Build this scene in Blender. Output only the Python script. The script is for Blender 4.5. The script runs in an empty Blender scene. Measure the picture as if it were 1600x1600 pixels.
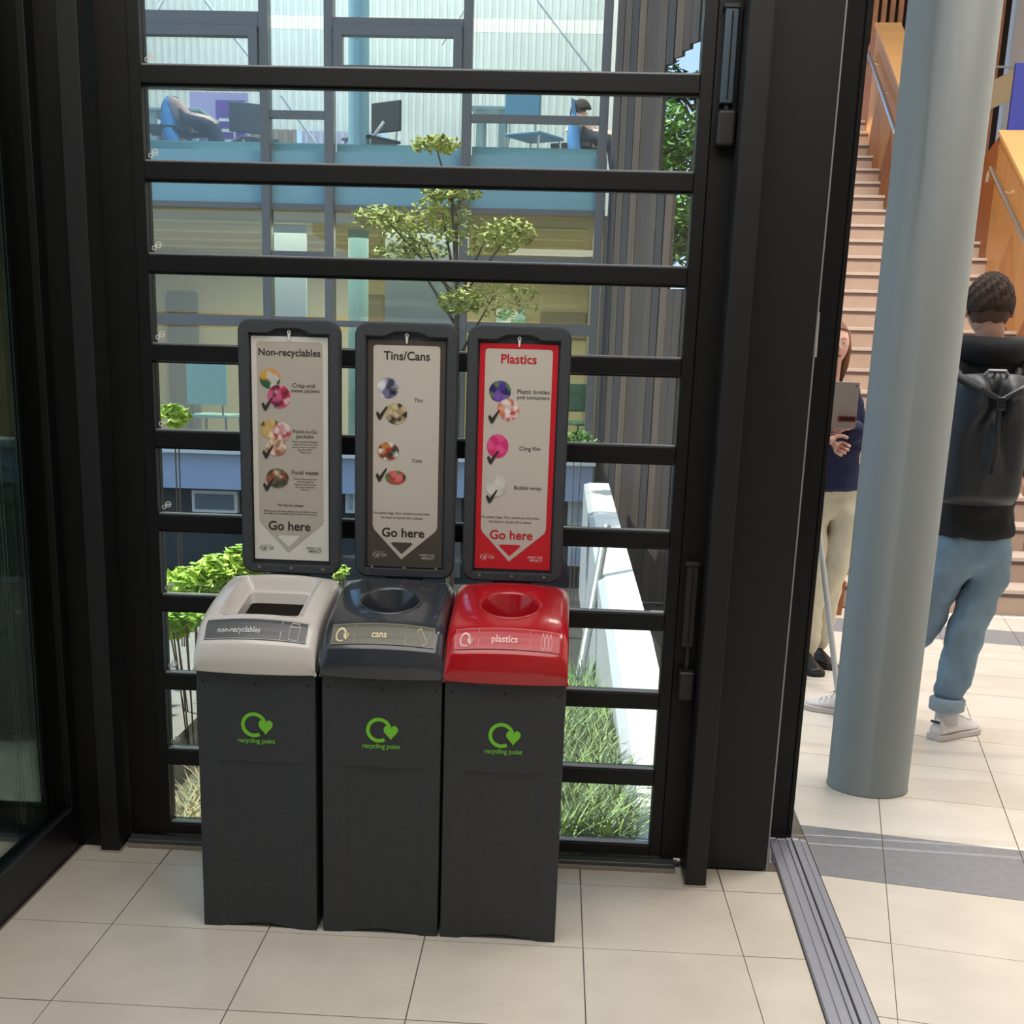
import bpy, bmesh, math, random
from mathutils import Vector, Matrix
random.seed(7)
R_ = math.radians
SC = bpy.context.scene
COL = SC.collection

# ------------------------------------------------------------------ camera
CF, CPX, CPY = 1973.91, 759.44, 1092.18
CLOC = Vector((1.1083, -3.48439, 1.42238))
YAW, PIT, ROL = 0.04908, -0.26407, 0.02913
cf = Vector((-math.sin(YAW)*math.cos(PIT), math.cos(YAW)*math.cos(PIT), math.sin(PIT)))
cr0 = Vector((math.cos(YAW), math.sin(YAW), 0))
cu0 = cr0.cross(cf)
cr = cr0*math.cos(ROL) + cu0*math.sin(ROL)
cu = -cr0*math.sin(ROL) + cu0*math.cos(ROL)
cam = bpy.data.objects.new('camera', bpy.data.cameras.new('camera'))
COL.objects.link(cam)
M = Matrix((cr, cu, -cf)).transposed().to_4x4(); M.translation = CLOC
cam.matrix_world = M
cam.data.sensor_width = 36; cam.data.lens = CF/1600*36
cam.data.shift_x = (800-CPX)/1600; cam.data.shift_y = -(800-CPY)/1600
cam.data.clip_start = .05; cam.data.clip_end = 300
SC.camera = cam

def A(u, v, Y):            # the point where a measured line of sight meets the vertical plane y = Y
    d = cr*((u-CPX)/CF) - cu*((v-CPY)/CF) + cf
    return CLOC + d*((Y-CLOC.y)/d.y)
def G(u, v, z=0):          # ... or the level z
    d = cr*((u-CPX)/CF) - cu*((v-CPY)/CF) + cf
    return CLOC + d*((z-CLOC.z)/d.z)

# ------------------------------------------------------------------ light
W = bpy.data.worlds.new('sky'); SC.world = W; W.use_nodes = True
nt = W.node_tree; nt.nodes.clear()
wo = nt.nodes.new('ShaderNodeOutputWorld'); wb = nt.nodes.new('ShaderNodeBackground')
wr = nt.nodes.new('ShaderNodeValToRGB'); ws = nt.nodes.new('ShaderNodeSeparateXYZ'); wt = nt.nodes.new('ShaderNodeTexCoord')
nt.links.new(wt.outputs['Generated'], ws.inputs[0]); nt.links.new(ws.outputs['Z'], wr.inputs[0])
wr.color_ramp.elements[0].position = 0.0; wr.color_ramp.elements[0].color = (.62, .78, 1, 1)
wr.color_ramp.elements[1].position = .6; wr.color_ramp.elements[1].color = (.22, .47, .95, 1)
nt.links.new(wr.outputs[0], wb.inputs[0]); wb.inputs[1].default_value = 1.25
nt.links.new(wb.outputs[0], wo.inputs[0])
def lamp(name, kind, loc, rot, energy, size=1, sizey=None, color=(1, 1, 1)):
    l = bpy.data.lights.new(name, kind); l.energy = energy; l.color = color
    if kind == 'AREA':
        l.shape = 'RECTANGLE'; l.size = size; l.size_y = sizey or size
    if kind == 'SUN': l.angle = R_(1.0)
    o = bpy.data.objects.new(name, l); o.location = loc; o.rotation_euler = rot; COL.objects.link(o); return o
sun = lamp('sun', 'SUN', (0, 0, 10), (0, 0, 0), 5.5, color=(1, .95, .86))
sun.rotation_euler = Vector((.57, -.035, -.82)).to_track_quat('-Z', 'Y').to_euler()
lamp('foyer_fill', 'AREA', (.8, -1.5, 2.93), (0, 0, 0), 44, 2.4, 1.9, (1, .96, .90))  # added overhead fill for the foyer, not a known fitting
lamp('hall_fill', 'AREA', (3.4, 3.6, 7.1), (0, 0, 0), 620, 2.8, 7, (1, .96, .91))  # added fill brightening the hall; the roof above has no opening
lamp('office_ceiling_light', 'AREA', (-.4, 10.2, 2.5), (0, 0, 0), 190, 5.5, 3.5, (1, .9, .68))
lamp('office_upper_fill', 'AREA', (-.8, 10.0, 6.4), (R_(28), 0, 0), 210, 5.5, 3, (1, .97, .92))  # added fill to brighten the ribbed wall upstairs
SC.view_settings.view_transform = 'Standard'; SC.view_settings.look = 'None'
SC.view_settings.gamma = 1; SC.view_settings.use_curve_mapping = False
SC.view_settings.exposure = 0.2

# ------------------------------------------------------------------ materials
def lin(c):
    return tuple(((x/255+.055)/1.055)**2.4 if x/255 > .04045 else x/255/12.92 for x in c)
MATS = {}
def mat(name, rgb, rough=.5, metal=0, var=0, vscale=8, bump=0, bscale=60, speck=0, coat=0, stretch=None, spec=.5, wood=False):
    if name in MATS: return MATS[name]
    m = bpy.data.materials.new(name); m.use_nodes = True; n = m.node_tree.nodes; L = m.node_tree.links
    b = n['Principled BSDF']; c = lin(rgb)
    b.inputs['Base Color'].default_value = (*c, 1); b.inputs['Roughness'].default_value = rough
    b.inputs['Metallic'].default_value = metal; b.inputs['Coat Weight'].default_value = coat
    b.inputs['Specular IOR Level'].default_value = spec
    tc = n.new('ShaderNodeTexCoord'); mp = n.new('ShaderNodeMapping'); L.new(tc.outputs['Object'], mp.inputs[0])
    if stretch: mp.inputs['Scale'].default_value = stretch
    col = None
    if var:
        t = n.new('ShaderNodeTexNoise'); t.inputs['Scale'].default_value = vscale; t.inputs['Detail'].default_value = 6
        L.new(mp.outputs[0], t.inputs['Vector'])
        r = n.new('ShaderNodeValToRGB'); r.color_ramp.elements[0].position = .3; r.color_ramp.elements[1].position = .7
        r.color_ramp.elements[0].color = (*[x*(1-var) for x in c], 1)
        r.color_ramp.elements[1].color = (*[min(1, x*(1+var)) for x in c], 1)
        L.new(t.outputs[0], r.inputs[0]); col = r.outputs[0]
    if speck:
        t = n.new('ShaderNodeTexNoise'); t.inputs['Scale'].default_value = 420; t.inputs['Detail'].default_value = 2
        L.new(mp.outputs[0], t.inputs['Vector'])
        r = n.new('ShaderNodeValToRGB'); r.color_ramp.elements[0].position = .58; r.color_ramp.elements[1].position = .72
        r.color_ramp.elements[0].color = (*c, 1); r.color_ramp.elements[1].color = (*[min(1, x+speck) for x in c], 1)
        L.new(t.outputs[0], r.inputs[0])
        if col is None: col = r.outputs[0]
        else:
            mx = n.new('ShaderNodeMix'); mx.data_type = 'RGBA'; mx.blend_type = 'LIGHTEN'; mx.inputs[0].default_value = 1
            L.new(col, mx.inputs[6]); L.new(r.outputs[0], mx.inputs[7]); col = mx.outputs[2]
    if col is not None: L.new(col, b.inputs['Base Color'])
    if bump:
        t = n.new('ShaderNodeTexNoise'); t.inputs['Scale'].default_value = bscale; t.inputs['Detail'].default_value = 4
        L.new(mp.outputs[0], t.inputs['Vector'])
        bp = n.new('ShaderNodeBump'); bp.inputs['Strength'].default_value = bump; bp.inputs['Distance'].default_value = .01
        L.new(t.outputs[0], bp.inputs['Height']); L.new(bp.outputs[0], b.inputs['Normal'])
    MATS[name] = m; return m
def glass(name, tint=(1, 1, 1), refl=.07):
    m = bpy.data.materials.new(name); m.use_nodes = True; n = m.node_tree.nodes; L = m.node_tree.links; n.clear()
    o = n.new('ShaderNodeOutputMaterial'); mx = n.new('ShaderNodeMixShader'); t = n.new('ShaderNodeBsdfTransparent')
    g = n.new('ShaderNodeBsdfGlossy'); g.inputs['Roughness'].default_value = .0; t.inputs[0].default_value = (*tint, 1)
    lw = n.new('ShaderNodeLayerWeight'); lw.inputs[0].default_value = .25
    mr = n.new('ShaderNodeMapRange'); mr.inputs['To Min'].default_value = refl; mr.inputs['To Max'].default_value = .9
    L.new(lw.outputs['Fresnel'], mr.inputs[0]); L.new(mr.outputs[0], mx.inputs[0])
    L.new(t.outputs[0], mx.inputs[1]); L.new(g.outputs[0], mx.inputs[2]); L.new(mx.outputs[0], o.inputs[0])
    MATS[name] = m; return m
def picmat(name, cols, scale=60):
    m = bpy.data.materials.new(name); m.use_nodes = True; n = m.node_tree.nodes; L = m.node_tree.links
    b = n['Principled BSDF']; b.inputs['Roughness'].default_value = .45
    tc = n.new('ShaderNodeTexCoord'); v = n.new('ShaderNodeTexVoronoi'); v.inputs['Scale'].default_value = scale
    no = n.new('ShaderNodeTexNoise'); no.inputs['Scale'].default_value = scale*.7
    ad = n.new('ShaderNodeMix'); ad.data_type = 'VECTOR'; ad.inputs[0].default_value = .02
    L.new(tc.outputs['Object'], ad.inputs[4]); L.new(no.outputs['Color'], ad.inputs[5]); L.new(ad.outputs[1], v.inputs['Vector'])
    sp = n.new('ShaderNodeSeparateColor'); L.new(v.outputs['Color'], sp.inputs[0])
    r = n.new('ShaderNodeValToRGB'); r.color_ramp.interpolation = 'CONSTANT'
    L.new(sp.outputs[0], r.inputs[0]); e = r.color_ramp.elements
    while len(e) < len(cols): e.new(.5)
    for i, c in enumerate(cols): e[i].position = i/len(cols); e[i].color = (*lin(c), 1)
    L.new(r.outputs[0], b.inputs['Base Color']); return m

FRAME = mat('black_powder_coat', (12, 12, 14), .45, bump=.03, bscale=300, spec=.35)
PANEL = mat('black_panel', (22, 22, 24), .5, bump=.03, bscale=200, spec=.4)
BEAD = mat('grey_bead', (150, 152, 158), .3, metal=.3)
DARKM = mat('dark_mechanism', (36, 37, 39), .35)
ACTM = mat('lit_actuator_metal', (70, 84, 94), .35, metal=.5)  # blue-grey paints the bluish light on the upper actuator rail
TILE = mat('beige_porcelain', (212, 203, 190), .34, var=.07, vscale=5, bump=.04, bscale=40)
TILE2 = mat('pale_porcelain', (222, 214, 203), .3, var=.06, vscale=5, bump=.04, bscale=40)
GTILE = mat('grey_porcelain', (140, 141, 147), .4, var=.08, vscale=30)
GROUT = mat('grout', (112, 104, 94), .9)
ALU = mat('aluminium', (158, 160, 172), .4, metal=.25, var=.05, stretch=(40, 1, 40))
STEEL = mat('stainless_steel', (205, 205, 205), .22, metal=1)
SILLM = mat('sill_grey', (92, 93, 96), .35, metal=.4)
GLASS = glass('window_glass', (.93, .97, .95), .055)
DGLASS = glass('door_glass', (.78, .85, .80), .10)
FGLASS = glass('facade_glass', (.90, .96, .96), .06)
BIN = mat('speckled_charcoal_plastic', (46, 49, 54), .55, var=.12, vscale=40, bump=.25, bscale=260, speck=.05)
SIGNF = mat('sign_frame_plastic', (50, 53, 58), .6, var=.1, vscale=60, bump=.35, bscale=330, speck=.06)
LIDW = mat('off_white_lid', (212, 206, 202), .25, coat=.4)
LIDG = mat('slate_lid', (50, 54, 62), .22, coat=.5)
LIDR = mat('red_lid', (176, 14, 28), .22, coat=.5)
WHITE = mat('white_print', (226, 222, 214), .5)
BLACKP = mat('black_print', (46, 40, 38), .5)
REDP = mat('red_print', (190, 22, 38), .4)
GREENP = mat('green_print', (118, 200, 50), .5)
INK = mat('bin_interior', (10, 10, 11), .8)
PILM = mat('pillar_paint', (126, 132, 132), .5, bump=.05, bscale=6)
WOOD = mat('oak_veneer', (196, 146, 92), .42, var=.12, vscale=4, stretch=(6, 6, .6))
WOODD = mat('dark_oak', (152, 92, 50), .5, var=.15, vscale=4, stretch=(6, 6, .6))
SLAT = mat('red_brown_slat', (168, 116, 82), .5, var=.2, vscale=5)
DARKW = mat('dark_backing', (38, 26, 24), .8)
STONE = mat('stair_stone', (186, 163, 148), .5, var=.06, vscale=6)
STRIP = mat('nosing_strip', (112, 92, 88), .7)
HAIRB = mat('brown_hair', (58, 42, 32), .85, var=.35, vscale=60, stretch=(1, 1, .3), bump=.8, bscale=120)
SKIN = mat('skin', (222, 172, 152), .5, var=.05, vscale=20)

# ------------------------------------------------------------------ mesh helpers
class MB:
    def __init__(s): s.v = []; s.f = []
    def add(s, vs, fs):
        k = len(s.v); s.v += [tuple(x) for x in vs]; s.f += [tuple(i+k for i in f) for f in fs]; return s
    def box(s, x0, x1, y0, y1, z0, z1):
        return s.add([(x0, y0, z0), (x1, y0, z0), (x1, y1, z0), (x0, y1, z0), (x0, y0, z1), (x1, y0, z1), (x1, y1, z1), (x0, y1, z1)],
                     [(0, 3, 2, 1), (4, 5, 6, 7), (0, 1, 5, 4), (1, 2, 6, 5), (2, 3, 7, 6), (3, 0, 4, 7)])
    def prism(s, pts, d):       # extrude polygon points by vector d
        n = len(pts); d = Vector(d); p = [Vector(q) for q in pts]
        return s.add(p+[q+d for q in p], [tuple(range(n-1, -1, -1)), tuple(range(n, 2*n))]+[(i, (i+1) % n, n+(i+1) % n, n+i) for i in range(n)])
    def tube(s, pts, r, n=12, cap=True):
        pts = [Vector(p) for p in pts]; k = len(s.v); m = len(pts)
        rr = r if isinstance(r, (list, tuple)) else [r]*m
        up = None
        for i, p in enumerate(pts):
            t = (pts[min(i+1, m-1)]-pts[max(i-1, 0)]).normalized()
            if up is None: up = Vector((0, 0, 1)) if abs(t.z) < .9 else Vector((0, 1, 0))
            a = t.cross(up).normalized(); b = a.cross(t).normalized(); up = b
            for j in range(n):
                an = 2*math.pi*j/n; q = p+(a*math.cos(an)+b*math.sin(an))*rr[i]; s.v.append(tuple(q))
        for i in range(m-1):
            for j in range(n):
                s.f.append((k+i*n+j, k+i*n+(j+1) % n, k+(i+1)*n+(j+1) % n, k+(i+1)*n+j))
        if cap: s.f.append(tuple(k+j for j in range(n-1, -1, -1))); s.f.append(tuple(k+(m-1)*n+j for j in range(n)))
        return s
    def disc(s, c, r, n=24, y=None, th=.0008, rx=None):   # disc facing -y
        pts = [(c[0]+(rx or r)*math.cos(2*math.pi*i/n), c[1], c[2]+r*math.sin(2*math.pi*i/n)) for i in range(n)]
        return s.prism(pts, (0, -th, 0))
    def ring(s, c, r0, r1, a0=0, a1=360, n=40, th=.0008):  # ring / arc facing -y
        k = len(s.v)
        for i in range(n+1):
            a = R_(a0+(a1-a0)*i/n); ca, sa = math.cos(a), math.sin(a)
            for r, dy in ((r0, 0), (r1, 0), (r1, -th), (r0, -th)): s.v.append((c[0]+r*ca, c[1]+dy, c[2]+r*sa))
        for i in range(n):
            for j in range(4): s.f.append((k+i*4+j, k+i*4+(j+1) % 4, k+(i+1)*4+(j+1) % 4, k+(i+1)*4+j))
        s.f.append((k, k+1, k+2, k+3)); s.f.append((k+n*4+3, k+n*4+2, k+n*4+1, k+n*4)); return s
    def obj(s, name, m, parent=None, smooth=False, bevel=0, loc=None, seg=2, **kw):
        me = bpy.data.meshes.new(name); me.from_pydata(s.v, [], s.f); me.update()
        bm = bmesh.new(); bm.from_mesh(me); bmesh.ops.recalc_face_normals(bm, faces=bm.faces); bm.to_mesh(me); bm.free()
        me.materials.append(m)
        if smooth:
            for p in me.polygons: p.use_smooth = True
        o = bpy.data.objects.new(name, me); COL.objects.link(o)
        if loc is not None: o.location = loc
        if parent: o.parent = parent
        if bevel:
            b = o.modifiers.new('bevel', 'BEVEL'); b.width = bevel; b.segments = seg; b.limit_method = 'ANGLE'; b.angle_limit = R_(35)
            if smooth is False:
                for p in me.polygons: p.use_smooth = True
                b.harden_normals = True
        for k_, v_ in kw.items(): o[k_] = v_
        return o
def tag(o, label=None, category=None, group=None, kind=None):
    if label: o['label'] = label
    if category: o['category'] = category
    if group: o['group'] = group
    if kind: o['kind'] = kind
    return o
def thing(name, label, category, loc=(0, 0, 0), rz=0, group=None):
    o = bpy.data.objects.new(name, None); COL.objects.link(o); o.location = loc; o.rotation_euler = (0, 0, rz)
    o.empty_display_size = .1
    return tag(o, label, category, group)
def bake(o):                   # freeze modifiers into the mesh
    dg = bpy.context.evaluated_depsgraph_get(); dg.update()
    me = bpy.data.meshes.new_from_object(o.evaluated_get(dg)); o.modifiers.clear(); o.data = me; return o
def smooth(o):
    for p in o.data.polygons: p.use_smooth = True
    return o
_tc = {}
def textdata(s, bold=0, font_spacing=1.0):
    key = (s, bold)
    if key in _tc: return _tc[key]
    c = bpy.data.curves.new('t', 'FONT'); c.body = s; c.size = 1; c.offset = bold; c.resolution_u = 3; c.align_x = 'CENTER'; c.space_character = font_spacing
    o = bpy.data.objects.new('t', c); COL.objects.link(o)
    dg = bpy.context.evaluated_depsgraph_get(); dg.update()
    me = bpy.data.meshes.new_from_object(o.evaluated_get(dg)); bpy.data.objects.remove(o)
    V = [tuple(v.co) for v in me.vertices]; F = [tuple(p.vertices) for p in me.polygons]
    xs = [v[0] for v in V]; cx = (min(xs)+max(xs))/2; w = max(xs)-min(xs)
    _tc[key] = ([(v[0]-cx, v[1]) for v in V], F, w); return _tc[key]
def text(mb, s, cx, y, cz, w, bold=0.0, hs=1.0, h=None):   # lettering facing -y, centred at cx, baseline cz, total width w
    V, F, w0 = textdata(s, bold); k = w/w0; kh = (h/.73) if h else k*hs
    return mb.add([(cx+a*k, y, cz+b*kh) for a, b in V], F)

# ------------------------------------------------------------------ floor
def clip(poly, nx, ny, c):     # keep nx*x+ny*y <= c
    out = []
    for i in range(len(poly)):
        p, q = poly[i], poly[(i+1) % len(poly)]; dp = nx*p[0]+ny*p[1]-c; dq = nx*q[0]+ny*q[1]-c
        if dp <= 0: out.append(p)
        if (dp < 0) != (dq < 0) and dp != dq:
            t = dp/(dp-dq); out.append((p[0]+(q[0]-p[0])*t, p[1]+(q[1]-p[1])*t))
    return out
def area(p): return abs(sum(p[i][0]*p[(i+1) % len(p)][1]-p[(i+1) % len(p)][0]*p[i][1] for i in range(len(p))))/2
flo = MB().prism([(-.27, -4.2, -.12), (6.4, -4.2, -.12), (6.4, 14.5, -.12), (3.2, 14.5, -.12), (2.68, 4.25, -.12), (1.84, .31, -.12), (1.84, .06, -.12), (-.27, .06, -.12)], (0, 0, .116)).obj('floor', GROUT, kind='structure')
def tile(poly, m, g=.0016):
    if len(poly) < 3 or area(poly) < .002: return
    cx = sum(p[0] for p in poly)/len(poly); cy = sum(p[1] for p in poly)/len(poly)
    pts = []
    for p in poly:
        d = math.hypot(p[0]-cx, p[1]-cy); k = 1-g*1.4/d; pts.append((cx+(p[0]-cx)*k, cy+(p[1]-cy)*k, -.0035))
    MB().prism(pts, (0, 0, .0035+random.uniform(-.0003, .0002))).obj('tile', m, flo)
# track line: left edge (1.816,.233)->(1.757,-.895)
tdx = (.059/1.128)
def trkx(y, off=0): return 1.8135+(y-.233)*.040+off
tn = (1.0, -.040); tcL = trkx(0); tcR = trkx(0)+.118
for i in range(-1, 5):
    for j in range(-1, 9):
        x0 = .027+.4*i; y1 = -.178-.4*j
        p = [(x0, y1-.4), (x0+.4, y1-.4), (x0+.4, y1), (x0, y1)]
        p = clip(p, *tn, tcL-.002); p = clip(p, -1, 0, .235); p = clip(p, 0, 1, -.02)
        tile(p, TILE)
hx = Vector((math.cos(R_(-12)), math.sin(R_(-12)))); hy = Vector((-hx.y, hx.x))
for i in range(-8, 12):
    for j in range(-9, 22):
        X0 = 2.07+.408*i; Y0 = .373+.405*j
        q = [(X0, Y0), (X0+.408, Y0), (X0+.408, Y0+.405), (X0, Y0+.405)]
        p = [(hx.x*a+hy.x*b, hx.y*a+hy.y*b) for a, b in q]
        cxx = sum(a for a, b in p)/4; cyy = sum(b for a, b in p)/4
        if cyy > 7.0 or cyy < -2.2 or cxx > 5.2: continue
        p = clip(p, -tn[0], -tn[1], -(tcR+.003))
        if cyy > .0: p = clip(p, -1, 0, -1.79); p = clip(p, -1, .195, -1.8145)
        p = clip(p, 0, 1, 4.25)
        tile(p, GTILE if j in (0, 9) else TILE2)
# threshold track in the floor
tr = thing('floor_track', 'ridged aluminium threshold track set in the floor beside the black panel', 'threshold', (1.86, -.8, 0))
def strip(name, o0, o1, z1, m, lab=None):
    ya, yb = -2.2, .245
    pts = [(trkx(ya, o0)-1.86, ya+.8, 0), (trkx(ya, o1)-1.86, ya+.8, 0), (trkx(yb, o1)-1.86, yb+.8, 0), (trkx(yb, o0)-1.86, yb+.8, 0)]
    return MB().prism(pts, (0, 0, z1)).obj(name, m, tr, bevel=.0008)
strip('track_base', .001, .117, .004, ALU)
strip('ridge', .003, .024, .009, ALU); strip('ridge', .030, .052, .0075, ALU); strip('ridge', .056, .069, .010, ALU)
strip('groove', .0695, .0745, .0045, FRAME); strip('ridge', .075, .094, .0095, ALU); strip('ridge', .0985, .115, .007, ALU)

# ------------------------------------------------------------------ louvred window wall
XL, XR, ZB, PH, GH = .0145, 1.4265, .0736, .2273, .1725
NR = 12
win = bpy.data.objects.new('window_1', None); COL.objects.link(win); win['kind'] = 'structure'
ZT = ZB+NR*PH
def wpart(name, m, bev=.002, **k):
    return lambda *b: MB().box(*b).obj(name, m, win, bevel=bev, **k)
wpart('stile', FRAME)(XL-.032, XL, -.03, .03, .035, ZT)
wpart('stile', FRAME)(XR, XR+.033, -.03, .03, .035, ZT)
wpart('outer_stile', FRAME)(-.105, XL-.033, -.022, .04, .028, ZT)
wpart('outer_stile', FRAME)(XR+.034, XR+.095, -.022, .04, .028, ZT)
for k in range(NR+1):
    z0 = ZB+k*PH-(PH-GH); z1 = ZB+k*PH
    if k == 0: z0 = .030
    wpart('transom', FRAME, .0025)(XL, XR, -.034, .026, z0+.006, z1-.006)
    wpart('glazing_bead', BEAD, .001)(XL+.002, XR-.002, -.026, -.004, z1-.0055, z1-.001)  # pale bead colour stands in for the highlight along each pane foot
    if k: MB().box(XL+.002, XR-.002, -.024, -.004, z0+.001, z0+.0055).obj('glazing_bead', FRAME, win)
    if k < NR:
        MB().box(XL, XR, -.003, .003, z1-.002, z1+GH+.002).obj('pane', GLASS, win)
        c = (XL+.022, -.0045, z1+.020)
        MB().ring(c, .006, .0085, n=20).ring((c[0]-.012, c[1], c[2]-.008), .004, .006, n=16).box(c[0]-.006, c[0]+.006, c[1]-.0008, c[1], c[2]-.002, c[2]+.001).obj('glass_sticker', WHITE, win)
sl = MB().box(-.104, 1.50, -.062, .05, 0.004, .024).obj('window_sill', SILLM, win, bevel=.003)
MB().box(-.103, 1.50, -.072, -.063, 0.0, .012).obj('sill_trim', mat('sill_trim', (150, 142, 130), .5), win, bevel=.001)
# posts and panels
def struct(name, m, *b, bev=.003):
    return MB().box(*b).obj(name, m, bevel=bev, kind='structure')
struct('trim_1', PANEL, -.168, -.113, -.112, .04, .004, 3.0)
struct('trim_2', PANEL, 1.520, 1.579, -.160, -.02, .004, 3.0)
struct('trim_3', mat('foot_strip', (178, 168, 152), .6), 1.517, 1.582, -.163, -.02, 0, .005, bev=.001)
struct('trim_4', mat('foot_strip', (178, 168, 152), .6), -.171, -.110, -.115, .04, 0, .005, bev=.001)
pn = bpy.data.objects.new('wall_right', None); COL.objects.link(pn); pn['kind'] = 'structure'
MB().box(1.585, 1.768, -.022, .232, .004, 3.0).obj('cladding_panel', PANEL, pn, bevel=.002)
MB().box(1.5235, 1.584, -.018, .05, .0, 3.0).obj('corner_strip', FRAME, pn)
MB().box(1.768, 1.772, -.020, -.012, .004, 3.0).obj('edge_bead', BEAD, pn)
MB().box(1.770, 1.8695, .237, .30, .011, 3.0).obj('jamb', FRAME, pn, bevel=.002)
MB().box(1.8695, 1.8725, .241, .30, .011, 3.0).obj('groove', INK, pn)
MB().box(1.8725, 1.886, .237, .30, .011, 3.0).obj('jamb_edge', FRAME, pn, bevel=.002)
a = A(1281, 488, .236); b = A(1274, 558, .236)
MB().prism([(a.x-.009, .2365, a.z), (a.x, .2365, a.z), (b.x+.003, .2365, b.z), (b.x-.006, .2365, b.z)], (0, -.003, 0)).obj('white_strip', WHITE, pn)
# window actuators on the frame
def actuator(z0, z1, zb0, zb1, label, m):
    t = thing('window_actuator', label, 'actuator', (1.505, -.023, zb0), group='window actuators on the right frame')
    MB().box(-.030, .004, -.030, 0, z0-zb0, z1-zb0).obj('housing', m, t, bevel=.004)
    MB().box(-.014, -.010, -.0315, -.0295, z0-zb0+.01, z1-zb0-.01).obj('groove', INK, t)
    MB().box(-.034, .006, -.034, 0, z1-zb0-.003, z1-zb0+.008).obj('end_cap', DARKM, t, bevel=.002)
    MB().box(-.034, .013, -.052, 0, 0, zb1-zb0).obj('motor_box', DARKM, t, bevel=.009)
    MB().box(-.016, -.006, -.02, 0, zb1-zb0, z0-zb0).obj('bracket', DARKM, t)
actuator(2.045, 2.262, 1.945, 2.03, 'black window actuator with rail coloured as if lit blue, high on the window frame', ACTM)
actuator(.665, .893, .516, .60, 'black window actuator low on the window frame right of the red bin', DARKM)

# ------------------------------------------------------------------ left glazed door
dl = bpy.data.objects.new('door_1', None); COL.objects.link(dl); dl['kind'] = 'structure'
XW = -.242
MB().box(XW-.05, XW, -4.0, -.07, .002, .132).obj('bottom_rail', FRAME, dl, bevel=.003)
MB().box(XW-.05, XW, -.122, -.068, .132, 3.0).obj('stile', FRAME, dl, bevel=.003)
MB().box(XW-.048, XW-.04, -.20, -.124, .133, 3.0).obj('inner_stile', mat('green_black', (34, 40, 36), .4), dl)
MB().box(XW-.028, XW-.02, -4.0, -.122, .132, 3.0).obj('pane', DGLASS, dl)
MB().box(XW-.004, XW+.004, -4.0, -.123, .130, .135).obj('glazing_bead', DARKM, dl)
MB().box(XW-.05, -.169, -.067, .05, .004, 3.0).obj('corner_post', FRAME, dl)
# second frame seen through it
d2 = bpy.data.objects.new('door_2', None); COL.objects.link(d2); d2['kind'] = 'structure'
GB = mat('green_black', (34, 40, 36), .4)
MB().box(-1.9, -.295, .0, .05, .002, .085).obj('bottom_rail', GB, d2, bevel=.003)
MB().box(-.385, -.295, .0, .05, .086, 3.0).obj('stile', GB, d2, bevel=.003)
MB().box(-1.9, -.386, .022, .028, .086, 3.0).obj('pane', DGLASS, d2)
MB().box(-2.4, -.28, -4.0, .8, -.1, -.006).obj('floor_side', TILE, kind='structure')
def chain(x, ya, yb, z0, label):
    t = thing('blind_chain', label, 'chain', (x, ya, z0), group='blind chains behind the glass door')
    mb = MB()
    r = .0027; zt = 2.9
    prof = []
    for s, yy in ((0, 0), (1, yb-ya)):
        z = zt-z0
        while z > .012:
            prof.append((yy, z)); z -= .006
    for a_ in range(0, 7): prof.append(((yb-ya)/2-(yb-ya)/2*math.cos(R_(a_*30)), .012-.012*math.sin(R_(a_*30))))
    for yy, z in prof:
        mb.add([(r, yy, z), (-r, yy, z), (0, yy+r, z), (0, yy-r, z), (0, yy, z+r*1.3), (0, yy, z-r*1.3)],
               [(0, 2, 4), (2, 1, 4), (1, 3, 4), (3, 0, 4), (2, 0, 5), (1, 2, 5), (3, 1, 5), (0, 3, 5)])
    mb.obj('bead_loop', mat('bead_chain', (232, 232, 226), .5), t, kind='stuff')
    MB().tube([(0, 0, .01), (0, 0, zt-z0)], .0006, 6).tube([(0, yb-ya, .01), (0, yb-ya, zt-z0)], .0006, 6).obj('cord', mat('bead_chain', (232, 232, 226), .5), t)
p = A(62, 1245, -.245); chain(p.x, -.245, -.222, p.z, 'fine beaded blind chain hanging behind the left glass door, nearer the corner post')
p = A(36, 1288, -.27); chain(p.x, -.270, -.250, p.z, 'fine beaded blind chain hanging behind the left glass door, nearer the picture edge')

# foyer ceiling (out of view) keeps the light indoors
MB().box(-2.4, 1.886, -4.2, .05, 3.0, 3.15).obj('ceiling', mat('ceiling_grey', (120, 118, 114), .8), kind='structure')

# ------------------------------------------------------------------ recycling bins
HW = .1455; DEP = .365; BH = .672
def lidprof(t):              # t 0..1 -> (y, z) of the centre line from the front lip to the back
    P = [(.0, 0), (-.004, .03), (.002, .060), (.010, .072), (.024, .087), (.048, .110), (.085, .128), (.14, .143), (.2, .155), (.26, .165), (.33, .172), (.355, .166), (.372, .14), (.374, .0)]
    f = t*(len(P)-1); i = min(int(f), len(P)-2); u = f-i
    p0, p1, p2, p3 = P[max(i-1, 0)], P[i], P[i+1], P[min(i+2, len(P)-1)]
    def cr_(a, b, c, d): return .5*((2*b)+(-a+c)*u+(2*a-5*b+4*c-d)*u*u+(-a+3*b-3*c+d)*u**3)
    return cr_(p0[0], p1[0], p2[0], p3[0]), cr_(p0[1], p1[1], p2[1], p3[1])
def lidpt(s, t, off=0):
    y, z = lidprof(t); w = min(1, max(0, z/.08))
    x = s*HW; k = 1-s*s
    y2 = y-.014*k*max(0, 1-y/.06 if y < .06 else 0); z2 = z+.012*k*w
    return Vector((x, y2, z2+off))
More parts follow.
